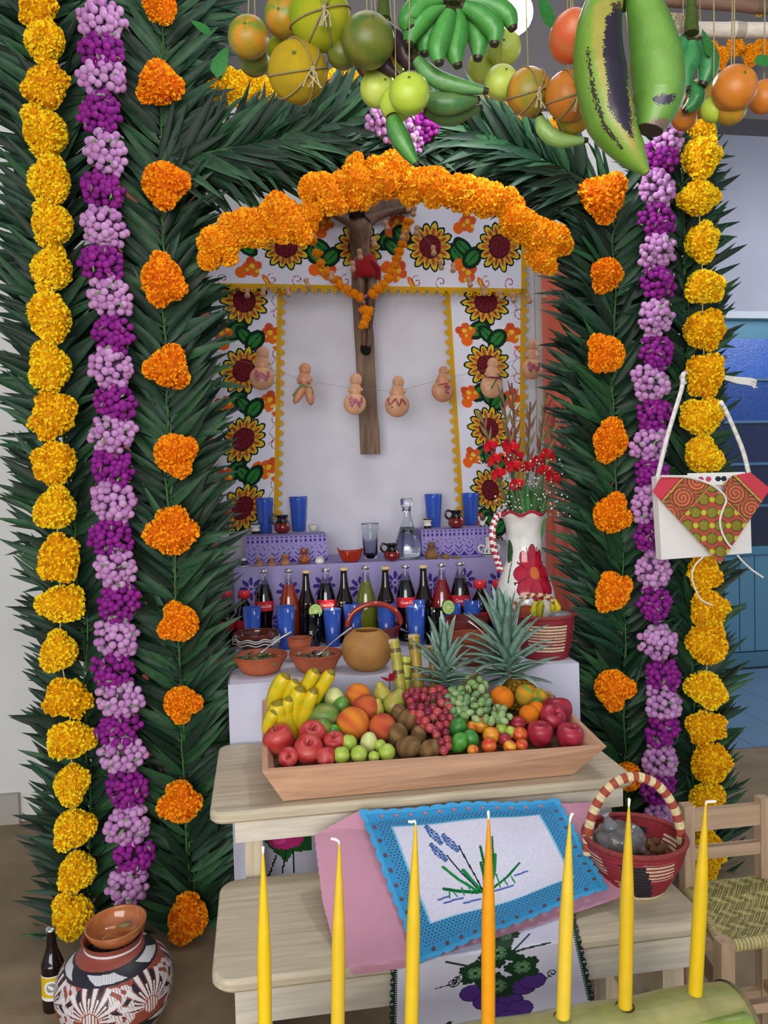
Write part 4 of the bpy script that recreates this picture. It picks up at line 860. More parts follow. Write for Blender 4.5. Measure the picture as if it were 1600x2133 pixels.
MB().lathe(curve([(0, -8*s), (9*s, -4*s), (11*s, 8*s), (7*s, 18*s), (0, 20*s)], 4), 14, lin('17130F'), at=A(hitY(762, 732, YC-.03)-e), sy=.6).build('foot_support', m_rough, t)
MB().tube([(0, .02, .3), (0, YW-YC, .3)], .004, lin('4A4A4E'), 8).build('wall_nail', m_metal, t)
# garland round the cross
gp = [(648, 470), (652, 500), (660, 528), (668, 548), (680, 568), (694, 582), (708, 594), (722, 603), (738, 612), (750, 620), (775, 612), (788, 602), (800, 592), (810, 580), (816, 566), (822, 552), (828, 538), (833, 524), (838, 508), (843, 493), (846, 478), (850, 462)]
t = thing('small_garland', hitY(*gp[0], YC-.1), 'thin garland of small orange marigolds looped round the crucifix', 'garland')
string([hitY(x, y, YC-.11) for x, y in gp], t)
for x, y in gp: flower(MS, x, y, 12.5, YC-.12, t, 1.15)
for x, y in ((760, 645), (763, 662), (758, 675), (768, 650)): flower(MS, x, y, 13, YC-.115, t, 1.15)
for x, y in ((762, 617), (758, 630)): MB().sphere(hitY(x, y, YC-.125), .008, lin('9A5AA0'), 2).build('purple_bead', m_bead, t, world=True)
# peanuts
pn = [(850, 432), (862, 440), (805, 470), (780, 505), (750, 530), (735, 555), (868, 480), (903, 522), (918, 552), (944, 558), (690, 575), (640, 590), (600, 608), (548, 608), (515, 610), (978, 588), (1007, 606), (1042, 614), (1069, 620), (1101, 622), (1133, 615), (842, 490)]
t = thing('peanut_garland', hitY(500, 600, YC-.2), 'thread of peanuts strung across in front of the embroidered cloth', 'garland', None)
order = [(480, 600), (515, 602), (548, 600), (600, 600), (640, 582), (690, 567), (735, 547), (750, 522), (780, 497), (805, 462), (850, 425), (866, 474), (903, 514), (918, 545), (944, 550), (978, 580), (1007, 598), (1042, 606), (1069, 612), (1101, 614), (1133, 607), (1160, 600)]
string([hitY(478, 600, YW)]+[hitY(x, y, YC-.2) for x, y in order]+[hitY(1162, 600, YW)], t, .0007, '9A9080')
PM = MB().lathe(curve([(0, -1), (.42, -.8), (.5, -.45), (.36, -.05), (.45, .4), (.4, .8), (0, 1)], 4), 14, lin('C89A78')).mesh('peanut', m_rough)
for x, y in pn:
    o = link('peanut', PM, t); o.location = hitY(x, y, YC-.205)-t.location; o.scale = (.024, .024, .024); o.rotation_euler = (rnd.uniform(-.3, .3), rnd.uniform(-.5, .5), rnd.random())
# bread dolls
YBR = YW-.26
bp = [(545, 768, 26, 88, 'plain'), (633, 800, 25, 84, 'wings'), (739, 822, 24, 86, 'plain'), (827, 826, 26, 82, 'plain'), (922, 799, 24, 70, 'plain'), (1024, 787, 26, 80, 'bag'), (1108, 750, 23, 82, 'plain')]
t = thing('hanging_thread', hitY(470, 740, YBR), 'thin thread holding the row of little bread dolls', 'thread'); string([hitY(450, 733, YW)]+[hitY(x, y, YBR) for x, y in ((455, 735), (500, 752), (545, 762), (633, 792), (739, 810), (827, 815), (922, 790), (1024, 768), (1108, 738), (1165, 715))]+[hitY(1168, 713, YW)], t, .0007, '8A8478')
blab = ['round-bodied bread doll with pink icing, leftmost on the thread', 'bread doll with two split wings and a green iced belt', 'bread doll with pink and black icing against the wooden beam', 'bread doll with a red zigzag of icing right of the beam', 'bread doll with a red squiggle at the edge of the right cloth', 'bread doll with a brown stripe and dots over the sunflower', 'bread doll with a pink square, rightmost on the thread']
for i, (x, y, w_, h_, kd) in enumerate(bp):
    c = hitY(x, y, YBR); s = dep(c)/F; w_ *= s*1.1; h_ *= s; t = thing('bread_doll', c, blab[i], 'bread', 'bread dolls strung in front of the white cloth'); bc = [lin('D29A74'), lin('C98C66'), lin('D8A27C')][i % 3]
    b = MB(); b.sphere((w_*.12, 0, h_*.36), h_*.15, bc, 3, (1, .7, 1.1)); b.sphere((w_*.05, 0, h_*.12), w_*.5, bc, 3, (1, .65, 1.2)); b.sphere((w_*.55, -.003, h_*.12), w_*.14, bc, 2); b.sphere((-w_*.42, -.003, h_*.1), w_*.14, bc, 2)
    if kd == 'wings':
        b.sphere((-w_*.35, 0, -h_*.25), h_*.26, bc, 3, (.42, .4, 1.05), rotm('Y', .55)); b.sphere((w_*.4, 0, -h_*.25), h_*.27, bc, 3, (.42, .4, 1.05), rotm('Y', -.12)); ib = -.006
    else: b.sphere((0, 0, -h_*.22), w_*.9, bc, 3, (1 if kd != 'bag' else .95, .5, .98)); ib = -w_*.9*.5
    b.build('dough', m_bread, t)
    def ice(pts, col, r_=.0026): MB().tube([(px_*w_, (ib if kd != 'wings' else -.012)*math.sqrt(max(.2, 1-px_*px_*.8))-.001, pz_*h_) for px_, pz_ in curve(pts, 4)], r_, lin(col), 6).build('icing', m_glaze, t)
    if i == 1: ice([(-.5, .0), (0, .06), (.5, .0)], 'A04040', .004); ice([(-.9, -.3), (-.4, -.1), (0, -.06), (.5, -.12), (.6, -.28)], '5A7028', .004); ice([(-.35, -.05), (0, -.02), (.4, -.1)], '5A7028', .004)
    elif i == 3: ice([(-.75, -.06), (-.6, -.22), (-.2, -.08), (.05, -.24), (.3, -.08), (.55, -.22)], 'A03A40', .0035); [ice([(q, -.07+z), (q+.02, -.09+z)], '2A2A2C', .005) for q, z in ((-.72, 0), (-.2, 0), (.25, 0), (-.45, -.2))]
    elif i == 4: ice([(-.5, -.05), (.3, -.02), (.0, -.14), (.5, -.1), (.1, -.25), (.4, -.3)], 'A0404A', .003)
    elif i == 5: ice([(-.6, .0), (.6, -.03)], '7A3440', .0045); ice([(.5, .1), (-.2, -.3)], '5A6A38', .003); [ice([(q, z), (q+.02, z-.01)], '6A2A2A', .003) for q, z in ((-.3, .1), (.3, .1), (.3, -.2), (-.4, -.2))]
    else: ice([(-.5, -.1), (-.3, -.3), (0, -.12), (.3, -.3), (.5, -.08)], 'B04A70', .004); ice([(-.4, -.05), (0, -.2), (.4, -.2)], 'C05A7C', .004); [ice([(q, -.18), (q+.03, -.2)], '3A2A34', .004) for q in (-.35, .2, .5)]
# ================================================================== FRUIT TROUGH
fz, bz, b0 = .737, .785, ZU+.003
FL, FR, BL, BR = hitZ(546, 1607, fz), hitZ(1264, 1555, fz), hitZ(546, 1458, bz), hitZ(1146, 1440, bz)
fl, fr_ = hitZ(590, 1669, b0), hitZ(1194, 1613, b0)
bl, br = Vector((fl.x+.02, BL.y-.06, b0)), Vector((fr_.x-.02, BR.y-.06, b0))
tr = thing('wooden_trough', (fl+br)/2, 'long shallow wooden trough with sloping sides full of fruit', 'trough')
TW_ = lin('C99C7C')
def board(nm, a, b_, c, d, ins, mt):   # a,b bottom ; c,d top (outer), inset vector
    i = Vector(ins); MB().hexa([a, b_, b_+i, a+i, d, c, c+i, d+i], TW_).build(nm, mt, tr, False, world=True)
board('front_board', fl, fr_, FR, FL, (0, .014, .002), m_woodX); board('back_board', bl, br, BR, BL, (0, -.014, .002), m_woodX)
board('end_board', fl, bl, BL, FL, (.014, 0, .002), m_woodY); board('end_board', fr_, br, BR, FR, (-.014, 0, .002), m_woodY)
MB().hexa([fl, fr_, br, bl]+[v+Vector((0, 0, .01)) for v in (fl, fr_, br, bl)], TW_).build('bottom_board', m_woodX, tr, False, world=True)
fillz = MB()   # straw bed that lifts the fruit
def lerp4(u, v): q0 = FL.lerp(FR, u); q1 = BL.lerp(BR, u); return q0.lerp(q1, v)
n = 24
V = []; 
for j in range(n+1):
    for i in range(n+1):
        u = .03+.94*i/n; v = .05+.9*j/n; q = lerp4(u, v); V.append((q.x, q.y, q.z-.035+.012*math.sin(v*3.1)+rnd.uniform(-.004, .004)))
fillz.add(V, [(j*(n+1)+i, j*(n+1)+i+1, (j+1)*(n+1)+i+1, (j+1)*(n+1)+i) for j in range(n) for i in range(n)], lin('4A3626')).build('paper_lining', m_paper, tr, False, world=True)

def dF(py): return 2.02+(1590-py)/(1590-1430)*.36
def hue(cols, seed, fx=3.0, fz=2.0):
    r = np.random.default_rng(seed); a = r.uniform(0, 6.28, 5); k1 = r.integers(1, 5, 5); k2 = r.uniform(.5, 4, 5)
    cols = [A(lin(c)) for c in cols]
    def cf(th, z, i):
        n_ = sum(np.sin(th*k1[q]+a[q]+z*k2[q]*fz) for q in range(5))/5; n2 = np.random.default_rng(seed+9).normal(0, .08, len(th)); t_ = np.clip(.5+n_*.9+n2, 0, 1)[:, None]
        return cols[0]*(1-t_)+cols[1]*t_
    return cf
def fm(name, prof, cols, seed, mat=m_fruit, seg=36, n=8, warp=None):
    return MB().lathe(curve(prof, n), seg, cf=hue(cols, seed), warp=warp).mesh(name, mat)
sph = [(0, -.96), (.35, -.92), (.72, -.69), (.95, -.25), (.99, .1), (.86, .52), (.55, .84), (.2, .95), (0, .93)]
ap = [(0, -.74), (.18, -.8), (.4, -.9), (.72, -.72), (.94, -.2), (1.0, .2), (.88, .62), (.52, .84), (.25, .78), (.08, .62), (0, .58)]
pe = [(0, -.8), (.45, -.85), (.85, -.55), (.95, -.1), (.75, .45), (.48, .85), (.36, 1.15), (.2, 1.3), (0, 1.32)]
eg = [(0, -1.15), (.35, -1.08), (.75, -.65), (.88, -.05), (.78, .55), (.42, 1.02), (0, 1.15)]
K = {
 'apple': [fm('apple', ap, ('B01E28', 'CC5A50'), 1), fm('apple', ap, ('A81E2A', 'CF5850'), 2)], 'apple_dark': [fm('apple', ap, ('6E1626', 'A8283A'), 3), fm('apple', ap, ('8C1A2C', 'B83448'), 4)],
 'peach': [fm('peach', sph, ('F09A2C', 'D8603A'), 5, m_rough), fm('peach', sph, ('C04438', 'D8703C'), 6, m_rough)], 'pear': [fm('pear', pe, ('A0A03A', 'B8A84A'), 7), fm('pear', pe, ('8E9A38', 'A89A48'), 8)],
 'mango': [fm('mango', eg, ('4E8A38', '8A8A40'), 9), fm('mango', eg, ('6A9A3C', '54883A'), 10)], 'guava': [fm('guava', sph, ('B8C85A', '9AB83C'), 11), fm('guava', eg, ('D8DC98', 'C4CC78'), 12)],
 'kiwi': [fm('brown_fruit', eg, ('8A6A44', '755636'), 13, m_rough), fm('brown_fruit', eg, ('96744C', '6E5232'), 14, m_rough)], 'lime': [fm('lime', eg, ('3E8A2E', '5AA03A'), 15), fm('lime', eg, ('2E6E2C', '48903A'), 16)],
 'orange': [fm('orange', sph, ('EE8A1E', 'E07418'), 17, m_rough), fm('orange', sph, ('E89A2A', '8A9A34'), 18, m_rough)], 'plum': [fm('plum', sph, ('C83A28', 'E0722C'), 19), fm('plum', sph, ('E8B02C', 'D8542A'), 20), fm('plum', sph, ('8E1E30', 'A83038'), 21)],
 'mandarin': [fm('mandarin', sph, ('7A8A28', 'C88A24'), 22), fm('mandarin', sph, ('D8862A', 'C8742A'), 23), fm('mandarin', sph, ('4E6A28', '7E7A2C'), 24)], 'grapefruit': [fm('grapefruit', sph, ('9AAE1E', 'B8B228'), 25, m_rough), fm('grapefruit', sph, ('C8A81E', 'B89A24'), 26, m_rough)],
 'lima': [fm('lima', sph, ('C4D850', 'B0CC3C'), 27), fm('lima', sph, ('D0DC70', 'BCD04C'), 28)], 'coral': [fm('mango', eg, ('D8804A', 'E0603C'), 29), fm('mango', sph, ('CC8E2E', '8A8C30'), 30)]}
STEM = MB().tube([(0, 0, .5), (.03, 0, .8), (.12, 0, 1.02)], [.05, .035, .05], lin('4A3420'), 6).mesh('stem', m_woodZ)
STAR = MB().tube([(0, 0, .88), (0, 0, .98)], [.12, .06], lin('5E6A2A'), 7).mesh('stem_end', m_woodZ)
def fruit(kind, vi, px, py, r, d, label, cat, tilt=None, sq=(1, 1, 1), nm=None, group=None, sticker=False):
    me = K[kind][vi % len(K[kind])]; c = P(px, py, d); s = r*d/F
    o = link(nm or me.name.split('.')[0], me); o.location = c; o.scale = (s*sq[0], s*sq[1], s*sq[2])
    o.rotation_euler = tilt if tilt else (rnd.uniform(-.2, .9), rnd.uniform(-.4, .4), rnd.uniform(0, 6)); tag(o, label, cat, group)
    link('stem', STEM if 'apple' in kind else STAR, o)
    if sticker:
        q = MB().lathe([(.17, .0), (.15, .02), (0, .025)], 16, lin('C8CCE8')).build('sticker', m_plastic, o); dq = Vector((.5, -.8, .25)).normalized(); mt = dq.to_track_quat('Z', 'Y').to_matrix().to_4x4(); R_ = o.rotation_euler.to_matrix().to_4x4().inverted(); mt = R_ @ mt; mt.translation = (R_.to_3x3() @ dq)*.93; q.matrix_local = mt
    return o
fr = [('apple', 0, 582, 1541, 32, 'shiny red apple at the far left end of the trough', 'apple', (.1, -.5, 0)), ('apple', 1, 600, 1577, 21, 'small red apple low in the front left corner of the trough', 'apple', (1.2, 0, .2)),
 ('apple', 1, 650, 1531, 29, 'pink-red apple behind another, right of the bananas', 'apple', (.6, .1, 0)), ('apple', 0, 643, 1563, 31, 'pink-red apple at the trough front below the bananas', 'apple', (.6, -.1, 0)),
 ('apple', 1, 696, 1548, 24, 'red apple with a sticker behind the guavas', 'apple', None), ('apple', 1, 679, 1577, 21, 'dark red apple low at the trough front, left of the guavas', 'apple', None),
 ('mango', 0, 672, 1493, 32, 'big green mango right of the bananas', 'mango', (1.4, 0, 1.2)), ('mango', 1, 709, 1471, 19, 'small bright green mango above the peach', 'mango', (.2, .6, 0)), ('mango', 1, 666, 1446, 22, 'green mango at the back behind the bananas', 'mango', None), ('mango', 0, 675, 1519, 22, 'green-yellow mango between the apples and the peach', 'mango', (.4, -.5, 0)), ('lime', 0, 697, 1523, 14, 'tiny green lime left of the orange peach', 'lime', None),
 ('guava', 1, 697, 1459, 24, 'pale whitish melon-like fruit at the back left of the trough', 'melon', None),
 ('peach', 0, 735, 1508, 35, 'large orange-yellow peach near the middle left', 'peach', None), ('peach', 1, 762, 1477, 29, 'red peach with a sticker behind the large orange one', 'peach', None), ('peach', 1, 797, 1515, 29, 'red peach right of the large orange one', 'peach', None), ('peach', 0, 746, 1449, 26, 'yellow-red peach at the back of the trough', 'peach', None),
 ('pear', 0, 796, 1448, 22, 'yellow-green pear at the back, standing', 'pear', (0, -.2, 0)), ('pear', 1, 822, 1466, 26, 'yellow-green pear leaning right by the red grapes', 'pear', (0, .5, 0)), ('pear', 0, 785, 1477, 17, 'small yellow-green pear between peaches and standing pear', 'pear', (0, .2, 0)),
 ('guava', 0, 726, 1548, 18, 'yellow-green guava on top of the little pile, left', 'guava', None), ('guava', 1, 768, 1547, 20, 'pale yellow guava, largest of the little pile', 'guava', (.1, .2, 0)), ('guava', 0, 711, 1573, 18, 'yellow-green guava at the trough front, left of the pile', 'guava', None), ('guava', 0, 748, 1571, 18, 'yellow-green guava at the trough front, middle of the pile', 'guava', None), ('guava', 0, 792, 1553, 13, 'small green guava between the pale guava and the brown fruit', 'guava', None), ('guava', 0, 806, 1567, 18, 'bright green guava at the trough front, right of the pile', 'guava', None), ('guava', 0, 779, 1576, 12, 'tiny green guava low at the front under the pale one', 'guava', None),
 ('kiwi', 0, 856, 1500, 27, 'brown rough fruit highest of its pile by the red grapes', 'brown fruit', (1.4, 0, 1.3)), ('kiwi', 1, 829, 1532, 24, 'brown rough fruit left in its pile', 'brown fruit', (.3, 0, 0)), ('kiwi', 0, 851, 1556, 26, 'brown rough fruit at the trough front right of the guavas', 'brown fruit', (1.2, 0, .8)), ('kiwi', 1, 897, 1560, 22, 'brown rough fruit at the front under the red grapes', 'brown fruit', (1.2, 0, 1.5)), ('kiwi', 1, 872, 1533, 19, 'brown rough fruit in the middle of its pile', 'brown fruit', None), ('kiwi', 0, 832, 1488, 19, 'brown-green fruit behind the highest brown one', 'brown fruit', None),
 ('lime', 1, 947, 1496, 22, 'dark green avocado-like lime behind, right of the red grapes', 'lime', (.3, -.3, 0)), ('lime', 1, 953, 1517, 22, 'dark green lime under the green grapes', 'lime', None), ('lime', 0, 956, 1547, 21, 'bright green lime at the trough front', 'lime', (.4, .5, 0)), ('lime', 1, 981, 1540, 19, 'green lime right of the bright one at the front', 'lime', None),
 ('orange', 0, 1045, 1455, 26, 'bright orange citrus behind the green grapes', 'orange', (.5, .1, 0)), ('orange', 1, 1096, 1448, 24, 'green-orange citrus with a leaf in front of the pineapple', 'orange', None), ('orange', 1, 1122, 1453, 19, 'green-orange citrus behind the dark apple', 'orange', None), ('orange', 0, 1102, 1489, 21, 'orange citrus left of the dark red apples', 'orange', None), ('orange', 0, 1118, 1478, 18, 'orange citrus wedged behind the other beside the apples', 'orange', None),
 ('apple_dark', 0, 1160, 1482, 32, 'dark purple-red apple at the back right end of the trough', 'apple', None), ('apple_dark', 1, 1150, 1494, 27, 'dark red apple in front of the purple-red one', 'apple', (.9, .2, 0)), ('apple_dark', 1, 1125, 1528, 27, 'dark red apple at the front, left of the last one', 'apple', (.2, 0, 0)), ('apple_dark', 1, 1187, 1533, 28, 'red apple at the far right end of the trough', 'apple', (.3, .1, 0)),
 ('plum', 1, 1003, 1509, 18, 'orange-yellow plum highest at the left of the plums', 'plum', None), ('plum', 1, 1023, 1532, 18, 'yellow and red plum in the middle of the plums', 'plum', None), ('plum', 0, 1019, 1553, 16, 'orange-red plum at the front left of the plums', 'plum', None), ('plum', 2, 1046, 1512, 15, 'dark red plum behind the yellow and red one', 'plum', None), ('plum', 1, 1062, 1556, 14, 'yellow plum at the trough front', 'plum', None), ('plum', 0, 1083, 1530, 16, 'orange-red plum left of the front dark apple', 'plum', None), ('plum', 0, 1087, 1552, 13, 'orange plum at the trough front right', 'plum', None), ('plum', 2, 1052, 1541, 14, 'dark red plum in the middle of the plums', 'plum', None), ('plum', 2, 1079, 1509, 17, 'dark red plum under the orange citrus', 'plum', None), ('guava', 0, 1044, 1519, 13, 'green-brown plum between the dark red plums', 'plum', None), ('plum', 1, 983, 1513, 12, 'small orange plum beside the dark limes', 'plum', None), ('plum', 2, 1027, 1505, 12, 'small dark red plum at the back of the plums', 'plum', None), ('guava', 0, 1063, 1525, 13, 'small olive plum above the yellow one', 'plum', None), ('plum', 1, 985, 1563, 12, 'small brown-yellow plum at the front beside the lime', 'plum', None)]
for kd, vi, x, y, r, lb, ct_, tl in fr: fruit(kd, vi, x, y, r, dF(y), lb, ct_, tl, nm=('plum' if ct_ == 'plum' else 'melon' if ct_ == 'melon' else None), sticker='sticker' in lb)
# citrus leaf
mt = lmat(P(1112, 1452, 2.28), (.2, -.3, -.5), (0, -1, .2), .055); l_ = MB().add(LM[1][0]*A((3.2, 1, 1)), LM[1][1], A(lin('2E6E2C'))).build('citrus_leaf', m_leaf); l_.matrix_local = mt; tag(l_, 'green citrus leaf on the green-orange citrus by the pineapple', 'leaf')
# bananas
t = thing('banana_bunch', P(600, 1520, 2.2), 'bunch of yellow bananas standing at the left end of the trough', 'bananas')
for pts, r in (([(599, 1403), (580, 1432), (571, 1460), (569, 1492)], 15), ([(578, 1460), (580, 1488), (600, 1518), (618, 1552)], 17), ([(627, 1430), (617, 1462), (614, 1495), (622, 1535)], 16), ([(660, 1393), (645, 1418), (632, 1442), (624, 1466)], 13), ([(693, 1396), (676, 1422), (658, 1450), (646, 1480)], 13), ([(656, 1434), (641, 1470), (630, 1505), (626, 1540)], 13), ([(603, 1452), (598, 1480), (604, 1510), (614, 1540)], 12), ([(575, 1478), (564, 1500), (560, 1522), (570, 1545)], 14), ([(618, 1416), (608, 1432), (600, 1450), (598, 1470)], 11)):
    q = [tuple(c) for c in curve(pts, 5)]; n = len(q); dd = 2.2+(1480-pts[0][1])*.0006; W3 = [P(x, y, dd+.03*(i/n-.5)) for i, (x, y) in enumerate(q)]
    prof = [r*1.14*dd/F*(.35 if i == 0 else .75 if i == 1 else .92 if i == 2 else 1 if i < n-4 else .85 if i < n-2 else .5) for i in range(n)]
    cc = A([lin('8A7A24') if i == 0 else mix(lin('E2C018'), lin('C8BE22'), (i % 5)/5) for i in range(n)])
    MB().tube(W3, prof, cc, 7).build('banana', m_fruit, t, world=True)
# grapes
def grapes(label, reg, n, cols, seed, sc):
    r = random.Random(seed); c0 = P(reg[0][0], reg[0][1], dF(reg[0][1])-.06); t = thing('grape_bunch', c0, label, 'grapes')
    ms = [MB().sphere((0, 0, 0), 1, lin(c), 2, sc).mesh('grape', m_fruit) for c in cols]; out = []; tr_ = 0
    while len(out) < n and tr_ < 6000:
        tr_ += 1; x = r.uniform(min(q[0] for q in reg), max(q[0] for q in reg)); y = r.uniform(min(q[1] for q in reg), max(q[1] for q in reg))
        k = 0
        for (x1, y1), (x2, y2) in zip(reg, reg[1:]+reg[:1]):
            if (y < y1) != (y < y2) and x < (x2-x1)*(y-y1)/(y2-y1)+x1: k ^= 1
        if k and all(math.hypot(x-a, y-b) > 11.5 for a, b in out): out.append((x, y))
    pts = []
    for x, y in out:
        d = dF(y)-.05+r.uniform(-.02, .02); p = P(x, y, d); s = r.uniform(8.5, 10.5)*d/F; o = link('grape', r.choice(ms), t); o.location = p-t.location; o.scale = (s, s, s); o.rotation_euler = (r.uniform(-1, 1), r.uniform(-1.5, 1.5), r.uniform(0, 3)); pts.append(p)
        q = P(x+r.uniform(-8, 8), y+r.uniform(-8, 8), d+.045); o = link('grape', r.choice(ms), t); o.location = q-t.location; o.scale = (s, s, s)
    b = MB()
    for p in pts[::2]: b.tube([c0+Vector((0, .03, 0)), p+Vector((0, .02, 0)), p], .0012, lin('7A6A3A'), 4, cap=False)
    b.build('grape_stalk', m_woodZ, t, world=True)
grapes('bunch of red grapes in the middle of the trough', [(905, 1432), (930, 1440), (938, 1480), (938, 1560), (925, 1568), (908, 1535), (880, 1515), (862, 1490), (850, 1465), (842, 1445), (865, 1438)], 56, ('A83A44', '8A2A3A', 'B84A4A', '7A2438'), 3, (1, 1, 1.08))
grapes('bunch of long green grapes in the middle of the trough', [(1000, 1405), (1012, 1440), (1025, 1460), (1050, 1480), (1064, 1492), (1045, 1506), (1010, 1500), (985, 1498), (965, 1490), (935, 1478), (930, 1440), (958, 1432), (985, 1420)], 50, ('8AA86A', '7A9A5A', '9AB478', '6E9060'), 5, (.85, .85, 1.25))
# pineapples
def blade(n=8, col='6E9480', bend=.3, wd=.14):
    V = []; Fs = []; C = []; c1 = A(lin(col)); c2 = A(lin('7A9C8A'))
    for k in range(n+1):
        t_ = k/n; w_ = wd*(1-t_)**.7*(.75+.5*t_)+.001; z = -bend*t_**2.2
        V += [(-w_, t_, z+w_*.5), (0, t_, z), (w_, t_, z+w_*.5), (0, t_, z-w_*.25)]
    for k in range(n):
        a = 4*k
        for p_, q_ in ((0, 1), (1, 2), (2, 3), (3, 0)): Fs.append((a+p_, a+q_, a+q_+4, a+p_+4)); C.append(c1 if p_ < 2 else c2)
    return MB().add(V, Fs, A(C)).mesh('crown_leaf', m_leaf)
BLD = [blade(8, 'A4C0B0', .15), blade(8, 'B0CABC', .28), blade(8, '92B4A2', .4), blade(8, 'B4CEC0', .06)]
def pineapple(label, bx, by, tx, ty, d, rr, hb, tiltb, lab_n=40, seed=1):
    r = random.Random(seed); b_ = P(bx, by, d); tp = P(tx, ty, d-.02); ax = (tp-b_); Lc = ax.length; ax.normalize(); s = d/F
    t = thing('pineapple', b_, label, 'pineapple'); dn = Vector(tiltb).normalized(); R_ = (-dn).to_track_quat('Z', 'Y').to_matrix()
    hb *= s; rr *= s
    def wp(r_, z, th): q = z/hb; e = np.abs(np.sin(th*6.5+q*28))*np.abs(np.sin(th*6.5-q*28)); return r_*(1+.10*e), z
    def cf(th, z, i): q = z/hb; e = np.abs(np.sin(th*6.5+q*28))*np.abs(np.sin(th*6.5-q*28)); e = e[:, None]; return A(lin('6A4A1C'))*(1-e)+A(lin('C8982E'))*e
    pr = [(rr*math.sqrt(max(0, 1-((2*k/60-1))**4))*(1-.08*k/60), -hb+hb*k/60) for k in range(61)]
    MB().lathe(pr, 80, warp=wp, cf=cf, R=R_).build('pineapple_body', m_rough, t)
    sx = ax.cross(Vector((0, 1, 0))).normalized(); sy = ax.cross(sx)
    for k in range(lab_n):
        q = k/lab_n; az = k*2.399; a = math.radians(82*(1-q)**.9+5); root = ax*(Lc*.38*q); dr = sx*math.cos(az)+sy*math.sin(az)
        d_ = ax*math.cos(a)+dr*math.sin(a)*.9; L = Lc*(.42+.30*q**.7)*r.uniform(.88, 1.08)
        o = link('crown_leaf', BLD[3 if q > .8 else r.randrange(4)], t); o.matrix_local = lmat(root+dr*rr*.25*(1-q), d_, ax*.8-dr*.2 if a > .6 else -dr+ax*.2, L)
        if a > .6: pass
pineapple('smaller pineapple at the left behind the grapes, only its spiky crown clear', 924, 1432, 925, 1288, 2.40, 40, 95, (0, 0, -1), 38, 2)
pineapple('larger pineapple at the right behind the oranges, tall grey-green crown', 1062, 1415, 1042, 1228, 2.44, 42, 100, (.42, 0, -.9), 46, 5)
# sugar cane stubs and red dried flower
for i, (x0, y0, x1, y1, r, c) in enumerate([(820, 1332, 836, 1440, 11, 'A8A038'), (844, 1368, 842, 1440, 12, 'B4B83C'), (862, 1322, 872, 1440, 12, 'A88A2E'), (900, 1345, 905, 1440, 9, '9A7A34')]):
    a, b_ = P(x0, y0, 2.40+.02*i), P(x1, y1, 2.38+.02*i); s = a.z*0+2.4/F; t = thing('sugar_cane', b_, ['thin leaning sugar cane stub beside the gourd bowl', 'short thick yellow-green sugar cane stub, cut end up', 'tall yellow-brown sugar cane stub left of the small pineapple crown', 'brownish sugar cane stub hidden behind the small pineapple crown'][i], 'sugar cane', 'sugar cane stubs behind the trough')
    n = 12; MB().tube([b_.lerp(a, k/n) for k in range(n+1)], [r*s*(1+(.12 if k % 5 == 4 else 0)) for k in range(n+1)], A([lin('6A5A2A') if k % 5 == 4 else lin(c) for k in range(n+1)]), 14, cap=False).build('cane', m_fruit, t, world=True)
    MB().lathe([(r*s*1.02, -.012), (r*s*1.03, 0), (0, .001)], 16, lin('C8B89A'), at=a-b_).build('cut_end', m_wick, t)
t = thing('dried_flower', P(812, 1418, 2.36), 'dark red withered petals behind the trough beside the sugar canes', 'flower'); b = MB()
for k in range(14):
    a = rnd.uniform(0, 6.28); d_ = Vector((math.cos(a), -.2, abs(math.sin(a))+.2)); V, F_, c_ = LM[k % 6]; mt = A(lmat(Vector(), d_, (rnd.uniform(-.5, .5), -1, 0), rnd.uniform(.015, .035))); b.add((V*A((2, 1, 1))) @ mt[:3, :3].T+mt[:3, 3], F_, A(lin('8A1424')))
b.build('petals', m_petal, t); MB().tube([(0, 0, 0), (0, .01, -.04), (.0, .0, -.08)], .002, lin('4A5A2A'), 5).build('stem', m_leaf, t)

# ================================================================== HANGING FRUIT
ZP0 = P(800, -70, 1.5).z
def twine_net(o, c, R_, seed, knot=(0, -1, -.3)):
    r = random.Random(seed); b = MB(); kn = Vector(knot).normalized()
    for k in range(4):
        ax_ = Matrix.Rotation(k*math.pi/4+.3, 3, kn) @ kn.orthogonal().normalized(); pts = []
        for j in range(33): a = j/32*2*math.pi; v = kn*math.cos(a)+ax_*math.sin(a); pts.append(v*(R_*1.02))
        if k != 2: b.tube(pts, .0016, lin('9A8A5E'), 5, cap=False)
    for k in range(5): b.tube([kn*R_*1.03, kn*R_*1.08+Vector((r.uniform(-.012, .012), -.004, -.012)), kn*R_*1.05+Vector((r.uniform(-.02, .02), -.006, -.035))], .0016, lin('B8AA80'), 4)
    b.sphere(kn*R_*1.05, .005, lin('A89A70'), 2)
    b.tube([(0, 0, R_), (0, 0, R_+.05), (.003, 0, max(R_+.08, ZP0-c.z+.02))], .0014, lin('9A8A5E'), 5)
    q = b.build('twine', m_twine, None); q.parent = o; q.matrix_parent_inverse = Matrix(); q.matrix_local = (o.rotation_euler.to_matrix().to_4x4() @ Matrix.Diagonal((*o.scale, 1))).inverted()
def hang(o, R_):
    c = o.location; q = MB().tube([(0, 0, R_*.9), (.002, 0, (ZP0-c.z)*.5), (0, 0, max(R_+.02, ZP0-c.z+.02))], .0012, lin('A89A70'), 5).build('string', m_twine, None); q.parent = o; q.matrix_local = (o.rotation_euler.to_matrix().to_4x4() @ Matrix.Diagonal((*o.scale, 1))).inverted()
